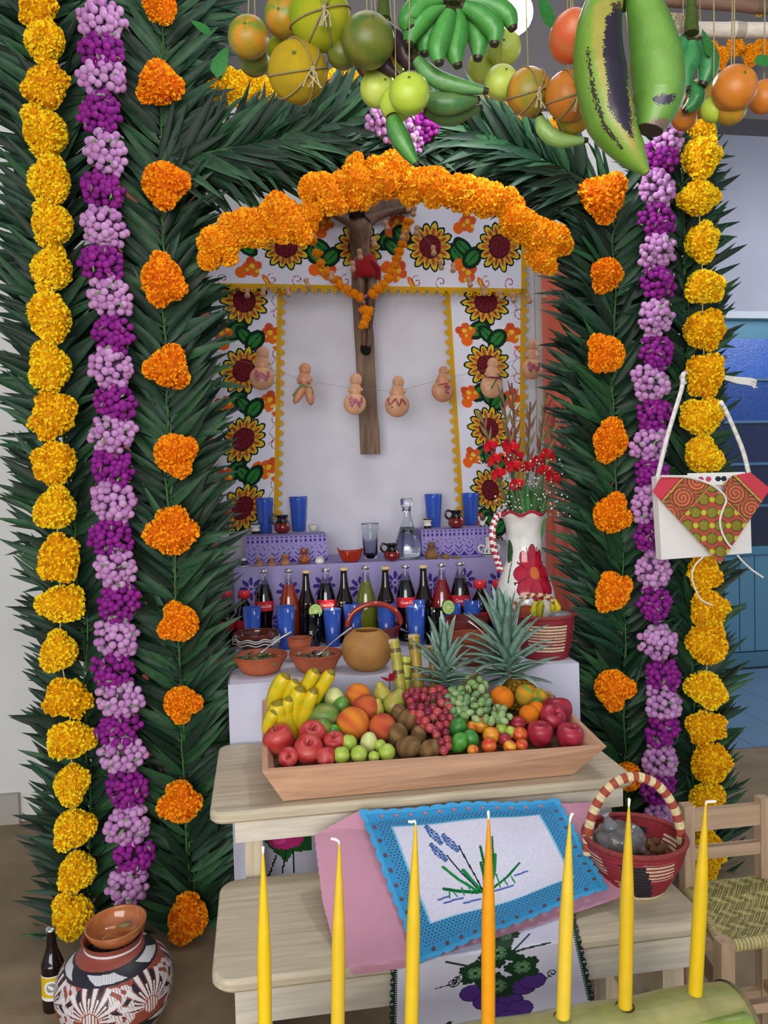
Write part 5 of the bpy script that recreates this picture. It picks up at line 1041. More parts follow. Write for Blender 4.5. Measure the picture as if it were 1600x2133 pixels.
HF = [('grapefruit', 0, 667, 38, 65, 1.40, 'large lime-green grapefruit tied in twine, highest at the left', 'grapefruit', 1), ('grapefruit', 1, 620, 150, 62, 1.42, 'large yellow grapefruit tied in twine below the green one', 'grapefruit', 1),
 ('mandarin', 0, 518, 78, 43, 1.44, 'green-orange mandarin furthest left of the hanging fruit', 'mandarin', 0), ('mandarin', 0, 592, 34, 42, 1.48, 'mandarin with an orange patch between the leftmost one and the green grapefruit', 'mandarin', 0), ('mandarin', 2, 530, 126, 33, 1.50, 'small green mandarin under the leftmost one', 'mandarin', 0),
 ('mandarin', 2, 766, 85, 56, 1.38, 'large dark green mandarin right of the grapefruits', 'mandarin', 0), ('mandarin', 2, 714, 110, 34, 1.42, 'small green mandarin behind the large dark green one, left', 'mandarin', 0), ('mandarin', 1, 808, 92, 36, 1.46, 'orange-sided mandarin half hidden right of the dark green one', 'mandarin', 0), ('mandarin', 0, 775, 128, 30, 1.45, 'greenish mandarin showing under the large dark green one', 'mandarin', 0), ('grapefruit', 0, 585, 105, 30, 1.55, 'green-yellow fruit wedged behind the yellow grapefruit', 'grapefruit', 0),
 ('lima', 0, 853, 196, 43, 1.36, 'bright yellow-green lime in front, above the hanging plantain', 'lime', 0), ('lima', 0, 826, 218, 36, 1.40, 'yellow-green lime behind and left of the front one', 'lime', 0), ('lima', 1, 787, 186, 38, 1.46, 'pale yellow-green lime under the purple bananas', 'lime', 0), ('lima', 1, 812, 152, 30, 1.52, 'pale lime at the back touching the dark purple bananas', 'lime', 0),
 ('lima', 1, 1045, 172, 36, 1.5, 'pale glowing lime under the lamp, lowest', 'lime', 0), ('lima', 1, 1050, 100, 36, 1.55, 'pale glowing lime right under the lamp', 'lime', 0), ('lima', 1, 1005, 140, 32, 1.6, 'pale glowing lime left of the lowest one under the lamp', 'lime', 0),
 ('coral', 0, 1190, 76, 50, 1.36, 'coral orange mango right of the lamp', 'mango', 0), ('coral', 1, 1102, 192, 48, 1.42, 'green and ochre mango tied in twine below the lamp', 'mango', 1), ('mandarin', 1, 1185, 200, 50, 1.38, 'ochre orange tied in twine left of the big plantains', 'orange', 1), ('mandarin', 0, 1196, 245, 34, 1.42, 'brownish orange under the twined one by the plantains', 'orange', 0),
 ('mandarin', 1, 1530, 184, 46, 1.38, 'orange and red mandarin hanging from the white pole at the right', 'mandarin', 0), ('lima', 0, 1487, 228, 27, 1.42, 'green-yellow mandarin lower left under the orange and red one', 'mandarin', 0), ('mandarin', 0, 1522, 228, 32, 1.41, 'orange-green mandarin directly under the orange and red one', 'mandarin', 0), ('mandarin', 1, 1592, 202, 34, 1.45, 'orange mandarin cut by the right edge of the picture', 'mandarin', 0), ('mandarin', 1, 1425, 246, 26, 1.5, 'orange mandarin behind the tip of the second plantain', 'mandarin', 0), ('coral', 1, 1462, 205, 40, 1.58, 'ochre fruit behind the green bananas at the right', 'fruit', 0)]
for i, (kd, vi, x, y, r, d, lb, ct_, tw) in enumerate(HF):
    o = fruit(kd, vi, x, y, r, d, lb, ct_, (rnd.uniform(1.0, 1.7), rnd.uniform(-.3, .3), rnd.uniform(-.4, .4)), nm=('lime' if ct_ == 'lime' else 'orange' if ct_ == 'orange' else 'fruit' if ct_ == 'fruit' else None), sq=(1, 1, .95))
    s = r*d/F
    if tw: twine_net(o, o.location, s, i, (rnd.uniform(-.1, .5), -1, -.35 if i else -.25))
    else: hang(o, s)
def plantain(parent, pts, d, rads, c1, c2, world=True, name='plantain', mat=m_fruit, dd=0, stain=None, nn=6, sg=16):
    q = [tuple(c) for c in curve([(x, y) for x, y in pts], nn)]; n = len(q); rr = np.interp(np.linspace(0, 1, n), np.linspace(0, 1, len(rads)), rads)*d/F
    W3 = [P(x, y, d+dd*math.sin(math.pi*i/n)) for i, (x, y) in enumerate(q)]; r = np.random.default_rng(int(pts[0][0])); A1, A2 = A(lin(c1)), A(lin(c2))
    def cc(i, j):
        a = ((j*7) % 12); t_ = np.clip(.5+.5*np.sin(j*2*math.pi/sg*3+.6)+r.normal(0, .12, len(i)), 0, 1)[:, None]; c = A1*(1-t_)+A2*t_
        c[(i < 1) | (i > n-3)] = lin('3A3020')
        return c
    m_ = MB().tube(W3, rr, cc, sg)
    if stain:
        V = m_.V[0]; Fs = m_.F[0]; ctr = V[Fs].mean(1); rel = ctr-A((0, 0, CAMZ)); z = rel @ A(fw); X = W/2+F*(rel @ A(RT))/z; Y = H/2-F*(rel @ A(UP))/z
        ax3 = A([tuple(v) for v in W3]); near = ((ctr[:, None]-ax3[None])**2).sum(-1).argmin(1); front = ((ctr-ax3[near]) @ A(fw)) < .0
        cvx = Cv(1, 1, '000000'); cvx.x = X[None]; cvx.y = Y[None]; cvx.a = m_.C[0].copy()[None]; nz = r.normal(0, 2.2, len(X)); cvx.x = cvx.x+nz[None]; cvx.y = cvx.y+nz[::-1][None]
        old = cvx.a.copy()
        for pg, cl in stain: cvx.poly(pg, cl)
        m_.C[0] = np.where(front[:, None], cvx.a[0], old[0])
    return m_.build(name, mat, parent, world=True)
# big plantain pair
t = thing('plantain_bunch', P(1310, 20, 1.12), 'two huge green plantains with dark blotches hanging nearest the camera', 'plantains')
plantain(t, [(1268, -30), (1248, 60), (1250, 150), (1272, 250), (1316, 320), (1348, 362)], 1.11, [34, 46, 54, 50, 30, 7], '64902F', '86A040', nn=40, sg=120, stain=[
 ([(1240, 8), (1262, 0), (1300, 0), (1318, 60), (1316, 150), (1318, 230), (1330, 330), (1300, 290), (1262, 220), (1240, 130), (1234, 60)], 'A09A44'), ([(1262, 38), (1285, 14), (1308, 20), (1312, 100), (1308, 180), (1316, 250), (1320, 290), (1290, 258), (1268, 225), (1264, 160), (1256, 110)], '2A2434'), ([(1222, 100), (1226, 96), (1238, 180), (1262, 260), (1300, 310), (1296, 314), (1256, 266), (1232, 190)], '3A3226'), ([(1272, 8), (1292, 4), (1296, 16), (1276, 20)], '4A3A2A')])
plantain(t, [(1330, -30), (1352, 50), (1368, 130), (1372, 205), (1354, 272)], 1.12, [30, 44, 54, 52, 26], '5C8C38', '76A046', nn=40, sg=120, stain=[([(1356, 205), (1380, 195), (1408, 198), (1400, 214), (1372, 220)], '3A3244'), ([(1346, 262), (1362, 246), (1390, 246), (1392, 262), (1362, 276), (1348, 276)], '7A6458')])
MB().tube([P(1315, -10, 1.13), P(1312, -60, 1.14), P(1310, -140, 1.15)], [.03, .022, .018], lin('4A5A28'), 10).build('bunch_stalk', m_rough, t, world=True)
def bunch(label, top, d, L, c1, c2, cat='bananas', mat=m_fruit):
    t = thing('banana_bunch', P(*top, d), label, cat)
    for pts, rads in L: plantain(t, pts, d+rnd.uniform(-.04, .04), rads, c1, c2, name='banana', mat=mat)
    MB().tube([P(*top, d), P(top[0], top[1]-60, d), P(top[0], min(-70, top[1]-80), d)], [.014, .009, .006], lin('4A5A28'), 8).build('bunch_stalk', m_rough, t, world=True); return t
sm = [12, 20, 23, 20, 9]
bunch('hand of small green bananas hanging left of the lamp', (945, 10), 1.4, [([(930, 5), (890, 30), (862, 60), (850, 95)], sm), ([(935, 15), (905, 50), (888, 85), (885, 115)], sm), ([(940, 20), (925, 60), (912, 100), (915, 135)], sm), ([(950, 20), (955, 60), (948, 105), (955, 140)], sm), ([(955, 20), (985, 55), (998, 90), (995, 125)], sm), ([(960, 10), (1000, 30), (1030, 62), (1030, 95)], sm), ([(960, 0), (1010, 5), (1055, 30), (1070, 62)], sm), ([(930, -5), (880, 5), (850, 40), (858, 62)], sm)], '3E8A3C', '56A04A')
bunch('dark purple bananas hanging left of the yellow-green limes', (800, 40), 1.46, [([(800, 50), (830, 90), (850, 125), (872, 140)], [10, 20, 23, 16, 6]), ([(770, 90), (755, 120), (775, 150), (800, 168)], [10, 20, 22, 18, 8]), ([(800, 60), (790, 100), (800, 135), (828, 158)], [10, 18, 20, 16, 6])], '3A2830', '4A343C')
t = thing('plantain_bunch', P(880, 150, 1.42), 'three slim green plantains pointing right below the green banana hand', 'plantains')
plantain(t, [(862, 118), (900, 158), (950, 178), (1018, 190)], 1.42, [10, 18, 18, 15, 6], '4E8A44', '74A468'); plantain(t, [(880, 200), (920, 215), (965, 212), (1000, 205)], 1.44, [12, 22, 24, 16, 5], '6A8A50', '4A7A44'); plantain(t, [(885, 225), (925, 240), (965, 235), (1005, 222)], 1.47, [12, 20, 22, 14, 5], '5A7A44', '4A6A3C')
plantain(t, [(815, 240), (828, 275), (848, 312), (870, 345)], 1.38, [12, 21, 21, 15, 6], '3E7A34', '5E9A48'); MB().tube([P(865, 115, 1.43), P(850, 40, 1.44), P(845, -70, 1.45)], [.008, .005, .004], lin('4A5A28'), 8).build('bunch_stalk', m_rough, t, world=True)
MB().tube([P(815, 240, 1.39), P(830, 170, 1.46), P(862, 118, 1.44)], .003, lin('5A6A38'), 6).build('bunch_stalk', m_rough, t, world=True)
bunch('hand of green bananas hanging behind the right of the huge plantains', (1440, 70), 1.42, [([(1425, 80), (1405, 110), (1400, 140), (1412, 165)], sm), ([(1440, 85), (1438, 120), (1425, 155), (1430, 190)], sm), ([(1450, 85), (1470, 110), (1475, 145), (1462, 180)], sm), ([(1430, 170), (1450, 195), (1445, 215), (1425, 232)], [8, 16, 18, 14, 6])], '2E7A40', '48985A')
plantain(thing('plantain', P(1150, 262, 1.4), 'pale green banana curved under the twined orange', 'plantain'), [(1122, 240), (1135, 272), (1170, 292), (1225, 292)], 1.43, [8, 16, 18, 14, 5], '8EBA5A', 'A8CC78', name='banana_skin')
# poles
def pole(label, x0, y0, x1, y1, d, r, c, nm='reed_pole'):
    a, b_ = P(x0, y0, d), P(x1, y1, d); n = 24; t = thing(nm, a, label, 'pole', None); rr = r*d/F
    MB().tube([a.lerp(b_, k/n) for k in range(n+1)], [rr*(1.12 if k % 6 == 0 else 1) for k in range(n+1)], A([mix(lin(c), lin('6A5A44'), .5 if k % 6 == 0 else 0) for k in range(n+1)]), 12).build('reed', m_woodX, t, world=True)
    MB().tube([a+Vector((.04+.0015*math.cos(q)*0+.002*k/6, rr*1.15*math.cos(k), rr*1.15*math.sin(k))) for k in np.linspace(0, 30, 60) for q in (0,)], .0012, lin('A89A70'), 4).build('binding_twine', m_twine, t, world=True)
pole('white-grey reed pole crossing the top right corner', 1408, 62, 1900, 66, 1.5, 15, 'D8CCC0'); pole('brown reed pole higher in the top right corner', 1250, -12, 1900, 38, 1.62, 13, '8A6A5A')
pole('long reed pole just above the picture holding the hanging fruit', -300, -72, 1900, -72, 1.45, 14, 'B8A880')
t = thing('twine_tie', P(1405, 50, 1.48), 'bundle of loose twine ends at the left end of the white pole', 'twine'); b = MB()
for k in range(22): a = Vector((rnd.uniform(-.01, .02), 0, .02)); b.tube([a, a+Vector((rnd.uniform(-.02, .01), -.005, -.03)), a+Vector((rnd.uniform(-.035, .01), -.008, -.07+rnd.uniform(-.02, .02)))], .0012, lin('B8AA88'), 4)
b.build('twine_strands', m_twine, t)
garland('orange and yellow marigold garland hanging far back at the top right', [(1440, 90, 24), (1475, 105, 22), (1500, 118, 24), (1532, 98, 24), (1565, 112, 24), (1596, 100, 24)], MA, 3.35)
garland('yellow marigolds tied on the brown pole in the top right corner', [(1540, 8, 18), (1560, 6, 16), (1582, 12, 20), (1600, 4, 18)], MY, 1.62)
for i, (x, y, L, dx, dz) in enumerate([(452, 162, .058, .1, 1), (440, 70, .04, -.8, .3), (1150, 60, .07, -.5, .9), (1570, 130, .05, .8, .2), (1480, 120, .05, -.4, .8)]):
    l_ = MB().add(LM[1][0]*A((3.4, 1, 1)), LM[1][1], A(lin('2F7A34'))).build('citrus_leaf', m_leaf); l_.matrix_local = lmat(P(x, y, 1.42), (dx, -.2, dz), (.2, -1, .3), L)
    tag(l_, ['single bright green leaf hanging below the leftmost mandarin', 'small green leaf at the left of the leftmost mandarin', 'dark green leaf left of the coral mango', 'green leaf at the right edge above the mandarins', 'green leaf behind the right green bananas'][i], 'leaf')
# ================================================================== CLOTHS ON THE LOWER BENCH
def zs(Y, off):
    t_ = min(1, max(0, (Y-LY0-.03)/(UY0-.03-LY0-.03))); t_ = t_*t_*(3-2*t_)
    return ZL+.002+off+.12*t_+.085*min(1, max(0, (Y-UY0+.045)/.05))
def surf(px, py, off):
    r = ray(px, py); o = Vector((0, 0, CAMZ)); lo, hi = 1.0, 2.3
    f = hitY(px, py, LY0-.004-off)
    if f.z < zs(LY0-.004, off): return f
    for _ in range(26):
        m_ = (lo+hi)/2; q = o+r*m_
        if q.z > zs(q.y, off): lo = m_
        else: hi = m_
    q = o+r*lo
    if q.y > UY0+.012-off: q = hitY(px, py, UY0+.012-off)
    return q
def drape(mb, cv, C4, off, rip=0, step=4):
    # bilinear pixel quad sampled on a coarse lattice of surface points, then interpolated to the canvas
    n = 40; G = np.zeros((n+1, n+1, 3))
    for j in range(n+1):
        for i in range(n+1):
            u, v = i/n, j/n; x = (C4[0][0]*(1-u)+C4[1][0]*u)*(1-v)+(C4[3][0]*(1-u)+C4[2][0]*u)*v; y = (C4[0][1]*(1-u)+C4[1][1]*u)*(1-v)+(C4[3][1]*(1-u)+C4[2][1]*u)*v
            G[j, i] = surf(x, y, off)
            G[j, i, 2] += rip*(math.sin(u*9+v*4)*math.sin(v*8-u*3)*.5+.5)
    def fn(u, v):
        a = np.clip(u*n, 0, n-1e-6); b_ = np.clip(v*n, 0, n-1e-6); i = a.astype(int); j = b_.astype(int); fu = (a-i)[:, None]; fv = (b_-j)[:, None]
        return (G[j, i]*(1-fu)+G[j, i+1]*fu)*(1-fv)+(G[j+1, i]*(1-fu)+G[j+1, i+1]*fu)*fv
    mb.canvas(cv, fn)
# pink cloth
cv = Cv(330, 240, 'C890A4')
cv.m[:] = False; pc = [(655, 1745), (750, 1690), (1240, 1672), (1262, 1720), (1290, 1800), (1297, 1868), (1120, 1930), (960, 1975), (860, 2018), (740, 2032), (700, 1990), (672, 1880)]
Q = [(640, 1665), (1300, 1665), (1300, 2040), (640, 2040)]
k = Cv(330, 240, '000000'); k.poly([((x-640)/660*330, (y-1665)/375*240) for x, y in pc], 'FFFFFF'); cv.m = k.a[:, :, 0] > .5
b = MB(); drape(b, cv, Q, .003, .006); tag(b.build('pink_cloth', m_cloth, None, True), 'plain dusty pink cloth spread under the blue-edged doily on the lower bench', 'cloth')
# doily
dw, dh = 300, 235; cv = Cv(dw, dh, '3C94C8'); X, Y = cv.x, cv.y
edge = np.minimum.reduce([X, dw-X, Y, dh-Y]); per = 21.4
al = np.where(np.minimum(X, dw-X) < np.minimum(Y, dh-Y), Y, X); ph_ = (al % per)/per-.5
cv.m &= ~(edge < 7.5-11*np.sqrt(np.clip(.26-ph_**2, 0, 1)) )
ey = np.hypot(ph_*per, edge-15) < 3.3; cv.m &= ~ey
ins = (X > dw*.14) & (X < dw*.86) & (Y > dh*.15) & (Y < dh*.79)
mesh_ = (~ins) & (edge > 21) & (((X.astype(int)+3*((Y.astype(int)//4) % 2)) % 6) < 2) & ((Y.astype(int) % 4) < 2); cv.m &= ~mesh_
cv.a[(edge < 10)] = lin('4AA6DA'); fr_2 = (X > dw*.13) & (X < dw*.87) & (Y > dh*.14) & (Y < dh*.80) & ~ins; cv.m |= fr_2; cv.a[fr_2] = lin('8CC4E0'); cv.a[ins] = lin('DEDCEE')
def D(px, py): # px -> canvas
    u = (px-838)/(1140-838)*.72+.14-(py-1820)*(-.0004)-.02; return u
G1, G2, B1, B2 = '1E8A48', '146A38', '3E5A94', '6E8AC0'
cx, cy = dw*.44, dh*.68
for dx, dy, wd, c in ((-26, -34, 3, G1), (-10, -26, 4, G1), (14, -48, 2.4, G2), (22, -34, 5, G1), (8, -30, 2.5, G2), (-34, -10, 3.5, G2), (34, -14, 2, G1), (40, -18, 2, G2), (-18, -46, 1.5, '22323A'), (-4, -54, 1.5, '22323A'), (28, -56, 1.6, G2)): cv.line([(cx+dx*.3, cy), (cx+dx*1.1, cy+dy*.8), (cx+dx*1.6, cy+dy*1.6)], wd*1.6, c)
for dx, dy, L in ((-22, -50, 12), (-8, -58, 13), (-20, -68, 11)):
    for q in range(9):
        for w_ in (-1, 0, 1): cv.ell(cx+dx*1.6+(q-4)*1.5-4+w_*4.6*(1-abs(q-4)/6), cy+dy*1.6+(q-4)*3.5-w_*1.4, 2.3, 2.0, B1 if (q+w_) % 2 else B2)
for dx, dy, L in ((-30, 4, 9), (-14, 9, 8), (18, 3, 9), (38, -8, 6), (-38, -1, 5)): cv.line([(cx+dx*1.6-L*1.6, cy+dy*1.4), (cx+dx*1.6+L*1.6, cy+dy*1.4-1)], 3, '5A6CB8')
for q in range(10): cv.line([(cx-52+q*11, cy), (cx-52+q*11+rnd.uniform(-4, 4), cy-rnd.uniform(9, 24))], 2.2, G1)
b = MB(); drape(b, cv, [(742, 1688), (1165, 1664), (1272, 1856), (868, 2014)], .017, .010); tag(b.build('crochet_doily', m_crochet, None, True), 'white doily embroidered with blue hyacinths and edged in bright blue crochet', 'doily')
# grape cloth
gw, gh = 200, 160; cv = Cv(gw, gh, 'D8D6EA'); X, Y = cv.x, cv.y
cv.line([(60, 52), (80, 62), (100, 60), (140, 52), (165, 50)], 2.4, '1E3A24'); cv.line([(120, 60), (146, 34)], 2.4, '1E3A24'); cv.line(spiral(66, 82, 6, 1.6, 0)+[(84, 62)], 1.4, '20283A'); cv.line([(48, 86), (60, 84)]+spiral(70, 78, 5, 1.3, 1), 1.4, '20283A'); cv.line([(150, 100), (158, 94)]+spiral(162, 90, 5, 1.3, 2), 1.4, '20283A')
for gx, gy in ((84, 100), (96, 114), (108, 104), (118, 118), (132, 102), (142, 96), (104, 128), (126, 130), (114, 142)): cv.ell(gx, gy, 13, 11.5, '33205A'); cv.ell(gx, gy, 11.8, 10.4, '553088')
def vleaf(cx, cy, R, a0):
    pts = []
    for q in range(60):
        a = q/60*6.283; r_ = R*(.62+.3*abs(math.cos(2.5*(a-a0)))+.06*math.sin(a*17)); pts.append((cx+r_*math.cos(a), cy+r_*math.sin(a)))
    cv.poly(pts, '153A1E')
    for q in range(40): a = q/40*6.283; cv.line([(cx+R*.12*math.cos(a), cy+R*.12*math.sin(a)), (cx+R*.4*math.cos(a), cy+R*.4*math.sin(a))], .9, '7A9A7A' if q % 2 else '2E6A38')
vleaf(112, 52, 22, .4); vleaf(88, 74, 19, 1.2); vleaf(134, 76, 20, 2.0); vleaf(108, 96, 21, .9); vleaf(122, 30, 16, .1)
for q in range(3): cv.petal(40+q*8, 150-q*4, 46+q*8, 143-q*5, 2.5, '1E3226')
sd = np.minimum(X, gw-X); k = sd < 9; per = 15.; ph_ = (Y % per)/per-.5
cv.a[k] = lin('173A22'); cv.m &= ~((sd < 8-8.5*np.sqrt(np.clip(.27-ph_**2, 0, 1)))); cv.m &= ~((np.hypot(sd-6, ph_*per) < 1.6)); kk = (np.floor(Y/per) % 2 == 0) & (sd < 6.5); cv.a[kk] = lin('3A1C5C')
cv.a[(np.abs(sd-9.5) < 1.2) & ((Y.astype(int) % 3) < 2)] = lin('173A22')
b = MB(); drape(b, cv, [(808, 1945), (1200, 1875), (1258, 2120), (800, 2190)], .0015, .0); tag(b.build('embroidered_napkin', m_cloth, None, True), 'white napkin embroidered with purple grapes, hanging over the front of the lower bench', 'napkin')

# ================================================================== BANANA TRUNK WITH CANDLES
zt_ = .565; a = hitZ(1535, 2057, zt_); e = hitZ(470, 2240, zt_); R0 = .078
t = thing('candle_log', (a+e)/2-Vector((0, 0, 2*R0)), 'cut banana trunk lying in the foreground with yellow candles stuck in it', 'banana trunk')
n = 60; pts = [e.lerp(a, k/n)-Vector((0, 0, R0)) for k in range(n+1)]; r = np.random.default_rng(5)
def tc(i, j):
    g = .5+.5*np.sin(j*2*math.pi/40*7+np.sin(i*.15)*1.2); w_ = (r.random(len(i)) < -1); c = A(lin('A49E66'))*(1-g[:, None])+A(lin('8A9052'))*g[:, None]
    f = ((j % 40) > 4) & ((j % 40) < 13); return np.where(w_[:, None], A(lin('6A5A30')), c)
MB().tube(pts, [R0*(1+.02*math.sin(k*.5)) for k in range(n+1)], tc, 40, cap=False).build('trunk', m_fruit, t, world=True)
dx = (a-e).normalized(); R_ = dx.to_track_quat('Z', 'Y').to_matrix()
MB().lathe([(R0*1.02, -.004), (R0*.99, .004)]+[(R0*(1-k/9), .004+.004*(k % 2)) for k in range(1, 10)], 40, R=R_, at=pts[-1], cf=lambda th, z, i: A([lin('8A7A5A'), lin('A8946C')])[i % 2]).build('cut_end', m_rough, t, world=True)
MB().tube([pts[-1]+Vector((-.10, -.05, .055)), pts[-1]+Vector((-.02, -.055, .05)), pts[-1]+Vector((.01, -.06, .03))], [.01, .022, .004], lin('8AA040'), 8).build('torn_sheath', m_fruit, t, world=True)
st = thing('trunk_stand', (pts[5].x*.5+pts[-8].x*.5, pts[20].y, 0), 'low rough wooden stand carrying the banana trunk', 'stand')
for q in (12, 44):
    c = pts[q]; MB().box(c.x-.02, c.x+.02, c.y-.14, c.y+.05, .36, zt_-2*R0, lin('7A5A3C')).build('cross_rail', m_woodY, st, False, world=True)
    for sy in (-.14, .02): MB().box(c.x-.018, c.x+.018, c.y+sy, c.y+sy+.03, 0, .37, lin('7A5A3C')).build('leg', m_woodZ, st, False, world=True)
cl = ['leftmost yellow taper candle', 'yellow taper candle second from the left, in front of the pink cloth', 'yellow taper candle third from the left, with a sideways bent wick', 'deep orange-yellow taper candle in front of the hyacinths', 'yellow taper candle fifth from the left, at the right edge of the doily', 'yellow taper candle sixth from the left, in front of the fruit basket', 'rightmost yellow taper candle, its tip against the chair back']
for i, (tx, ty, bx) in enumerate([(548, 1778, 553), (707, 1758, 703), (866, 1716, 856), (1018, 1706, 1017), (1187, 1712, 1173), (1310, 1680, 1302), (1470, 1676, 1448)]):
    by = 2057+(1535-bx)*.1718; bp_ = hitZ(bx, by, zt_-.002); d = dep(bp_); tp = P(tx, ty, d); s = d/F; t = thing('taper_candle', bp_, cl[i], 'candle', 'taper candles on the banana trunk')
    col = ['E8C21C', 'E0BC30', 'E2BE2A', 'E89A10', 'E6C43A', 'D8B420', 'DCB818'][i]; L = (tp-bp_); n = 16
    MB().tube([bp_+L*(k/n) for k in range(n+1)], [14.5*s*(1 if k < 9 else 1-((k-8)/8.)**1.4*.86) for k in range(n+1)], lin(col), 20).build('candle_wax', m_wax, t, world=True)
    w1 = [(0, 14), (-18, 10), (-16, 4), (-2, 16), (8, 16), (2, 16), (22, 6)][i]
    MB().tube([tp, tp+RT*(w1[0]*.1*s)+UP*6*s, tp+RT*w1[0]*.5*s+UP*(w1[1])*s, tp+RT*w1[0]*s+UP*(w1[1]+1)*s], [2.2*s, 3*s, 3.4*s, 2.6*s], lin('E8E4DC'), 7).build('wick', m_wick, t, world=True)
    MB().lathe([(14*s, .0), (20*s, .001), (22*s, -.006)], 18, lin('4A3A20'), at=bp_).build('socket', m_rough, t, world=True)

# ================================================================== FRONT BASKET
c = hitZ(1342, 1868, ZL); c.y += .045; s = dep(c)/F
t = thing('woven_basket', (c.x, c.y, ZL), 'red, cream and black coiled basket with a striped arched handle on the lower bench', 'basket')
def bc(th, z, i):
    hh = .125; row = np.sin(z/hh*13*6.283) > -.5; sec = np.sin(th*4+z*14); sec2 = np.sin(th*4+2.2+z*14); top_ = z > hh*.86
    o = np.where(((z > hh*.5) & (sec > .2) | (z < hh*.42) & (sec < -.2))[:, None] & row[:, None], CRE, RED_); o = np.where(((sec2 > .5) & (z < hh*.82))[:, None], BLK, o)
    o = np.where((z < hh*.1)[:, None], CRE, o); return np.where(top_[:, None], RED_, o)
coil_basket(t, .062, .116, .125, bc, 13, 90)
def hc3(i, j): return np.where(((i % 4) < 1.7)[:, None], A(lin('A84C38')), A(lin('E0CC9C')))
ha = math.radians(-8); MB().tube([(.112*math.cos(q)*math.cos(ha), .112*math.cos(q)*math.sin(ha), .10+.165*math.sin(q)) for q in np.linspace(-.1, math.pi+.1, 60)], .0115, hc3, 12).build('handle', m_straw, t)
o = MB().sphere((0, 0, 0), .056, (1, 1, 1), 4, (1.15, .9, .72), fn=None)
V = o.V[0]; V *= (1+.09*np.sin(V[:, :1]*130+V[:, 2:]*90)*np.cos(V[:, 1:2]*110)); o.tube([(-.02, 0, .035), (-.03, 0, .06), (-.035, 0, .075)], [.018, .006, .014], (1, 1, 1), 10)
q = tag(o.build('plastic_bag', m_bag), 'knotted clear plastic bag of dark nuts at the left in the front basket', 'bag'); q.location = (c.x-.035, c.y+.01, ZL+.112)
for k in range(34):
    q = MB().sphere((0, 0, 0), rnd.uniform(.008, .011), lin(rnd.choice(['5A4030', '6E5038', '4A3428', '7A6248'])), 2).build('nut', m_rough); q.location = (c.x-.035+rnd.uniform(-.04, .04), c.y+.01+rnd.uniform(-.03, .03), ZL+.105+rnd.uniform(-.02, .018)); tag(q, 'small dark brown nut inside the knotted clear bag', 'nut', 'nuts in the clear bag')
for k in range(60):
    a_ = rnd.uniform(0, 6.28); r_ = .092*math.sqrt(rnd.random()); x_, y_ = r_*math.cos(a_), r_*math.sin(a_)
    q = MB().sphere((0, 0, 0), rnd.uniform(.009, .0135), lin(rnd.choice(['6E4A34', '7E583E', '5C3C2C', '8A6A4A'])), 2, (1, .9, .9)).build('nut', m_rough); q.location = (c.x+x_, c.y+y_, ZL+.070+.010*rnd.random()+.012*(1-r_/.1)); tag(q, 'loose round brown nut heaped in the bottom of the front basket', 'nut', 'loose nuts in the front basket')

# ================================================================== CHAIR
SZ = .42; bl_, br_, fl_, f2 = hitZ(1432, 1850, SZ), hitZ(1590, 1832, SZ), hitZ(1508, 1968, SZ), hitZ(1700, 1940, SZ)
t = thing('small_chair', ((bl_+f2)/2)*1-Vector((0, 0, SZ)), 'small pale wooden chair with a woven palm seat at the right', 'chair'); WC = lin('B09478')
def post(p_, z1, w_, nm): MB().box(p_.x-w_, p_.x+w_, p_.y-w_, p_.y+w_, 0, z1, WC).build(nm, m_woodZ, t, False, world=True)
post(bl_, .632, .014, 'back_post'); post(br_, .632, .014, 'back_post'); post(fl_, SZ+.012, .016, 'leg'); post(f2, SZ+.012, .016, 'leg')
def rail(p_, q_, z, hh, nm, w_=.009):
    d = (q_-p_).normalized(); n_ = d.cross(Vector((0, 0, 1)))*w_; P0, P1 = Vector((p_.x, p_.y, z)), Vector((q_.x, q_.y, z)); u = Vector((0, 0, hh))
    MB().hexa([P0-n_, P1-n_, P1+n_, P0+n_, P0-n_+u, P1-n_+u, P1+n_+u, P0+n_+u], WC).build(nm, m_woodX, t, False, world=True)
rail(bl_, br_, .565, .052, 'back_rail'); rail(bl_, br_, .492, .030, 'back_rail')
for z in (.12, .26): rail(fl_, f2, z, .022, 'stretcher'); rail(bl_, fl_, z+.03, .022, 'stretcher'); rail(br_, f2, z+.03, .022, 'stretcher'); rail(bl_, br_, z, .022, 'stretcher')
sw, sh = 120, 100; cv = Cv(sw, sh, 'B0A468'); ch = (cv.x+np.abs(((cv.y+cv.x*.0) % 24)-12)*1.0)
g = ((ch % 4) < 1.2); cv.a[g] = lin('6E6638'); cv.a[(np.abs((cv.y % 12)) < .9)] = lin('847A46'); cv.a[((cv.x+cv.y) % 9) < 1] = lin('C8BC80')
co = [A(v)-A((0, 0, 0)) for v in (bl_, br_, f2, fl_)]
b = MB()
def sf(u, v):
    u = u[:, None]; v = v[:, None]; q = (co[0]*(1-u)+co[1]*u)*(1-v)+(co[3]*(1-u)+co[2]*u)*v; q[:, 2] += .010-.012*np.sin(u[:, 0]*3.14)*np.sin(v[:, 0]*3.14)+.0016*np.sin((u[:, 0]*60+np.abs((v[:, 0]*100 % 24)-12)*.5)*2.6); return q
b.canvas(cv, sf); b.build('woven_seat', m_straw, t, True, world=True)
b = MB()
for p_, q_ in ((fl_, f2), (bl_, fl_), (bl_, br_), (br_, f2)):
    n = 50; b.tube([p_.lerp(q_, k/n)+Vector((0, 0, -.004)) for k in range(n+1)], [.014+.0012*(k % 2) for k in range(n+1)], A([lin('C0B27C') if k % 2 else lin('9A8E5A') for k in range(n+1)]), 10)
b.build('woven_edge', m_straw, t, world=True)

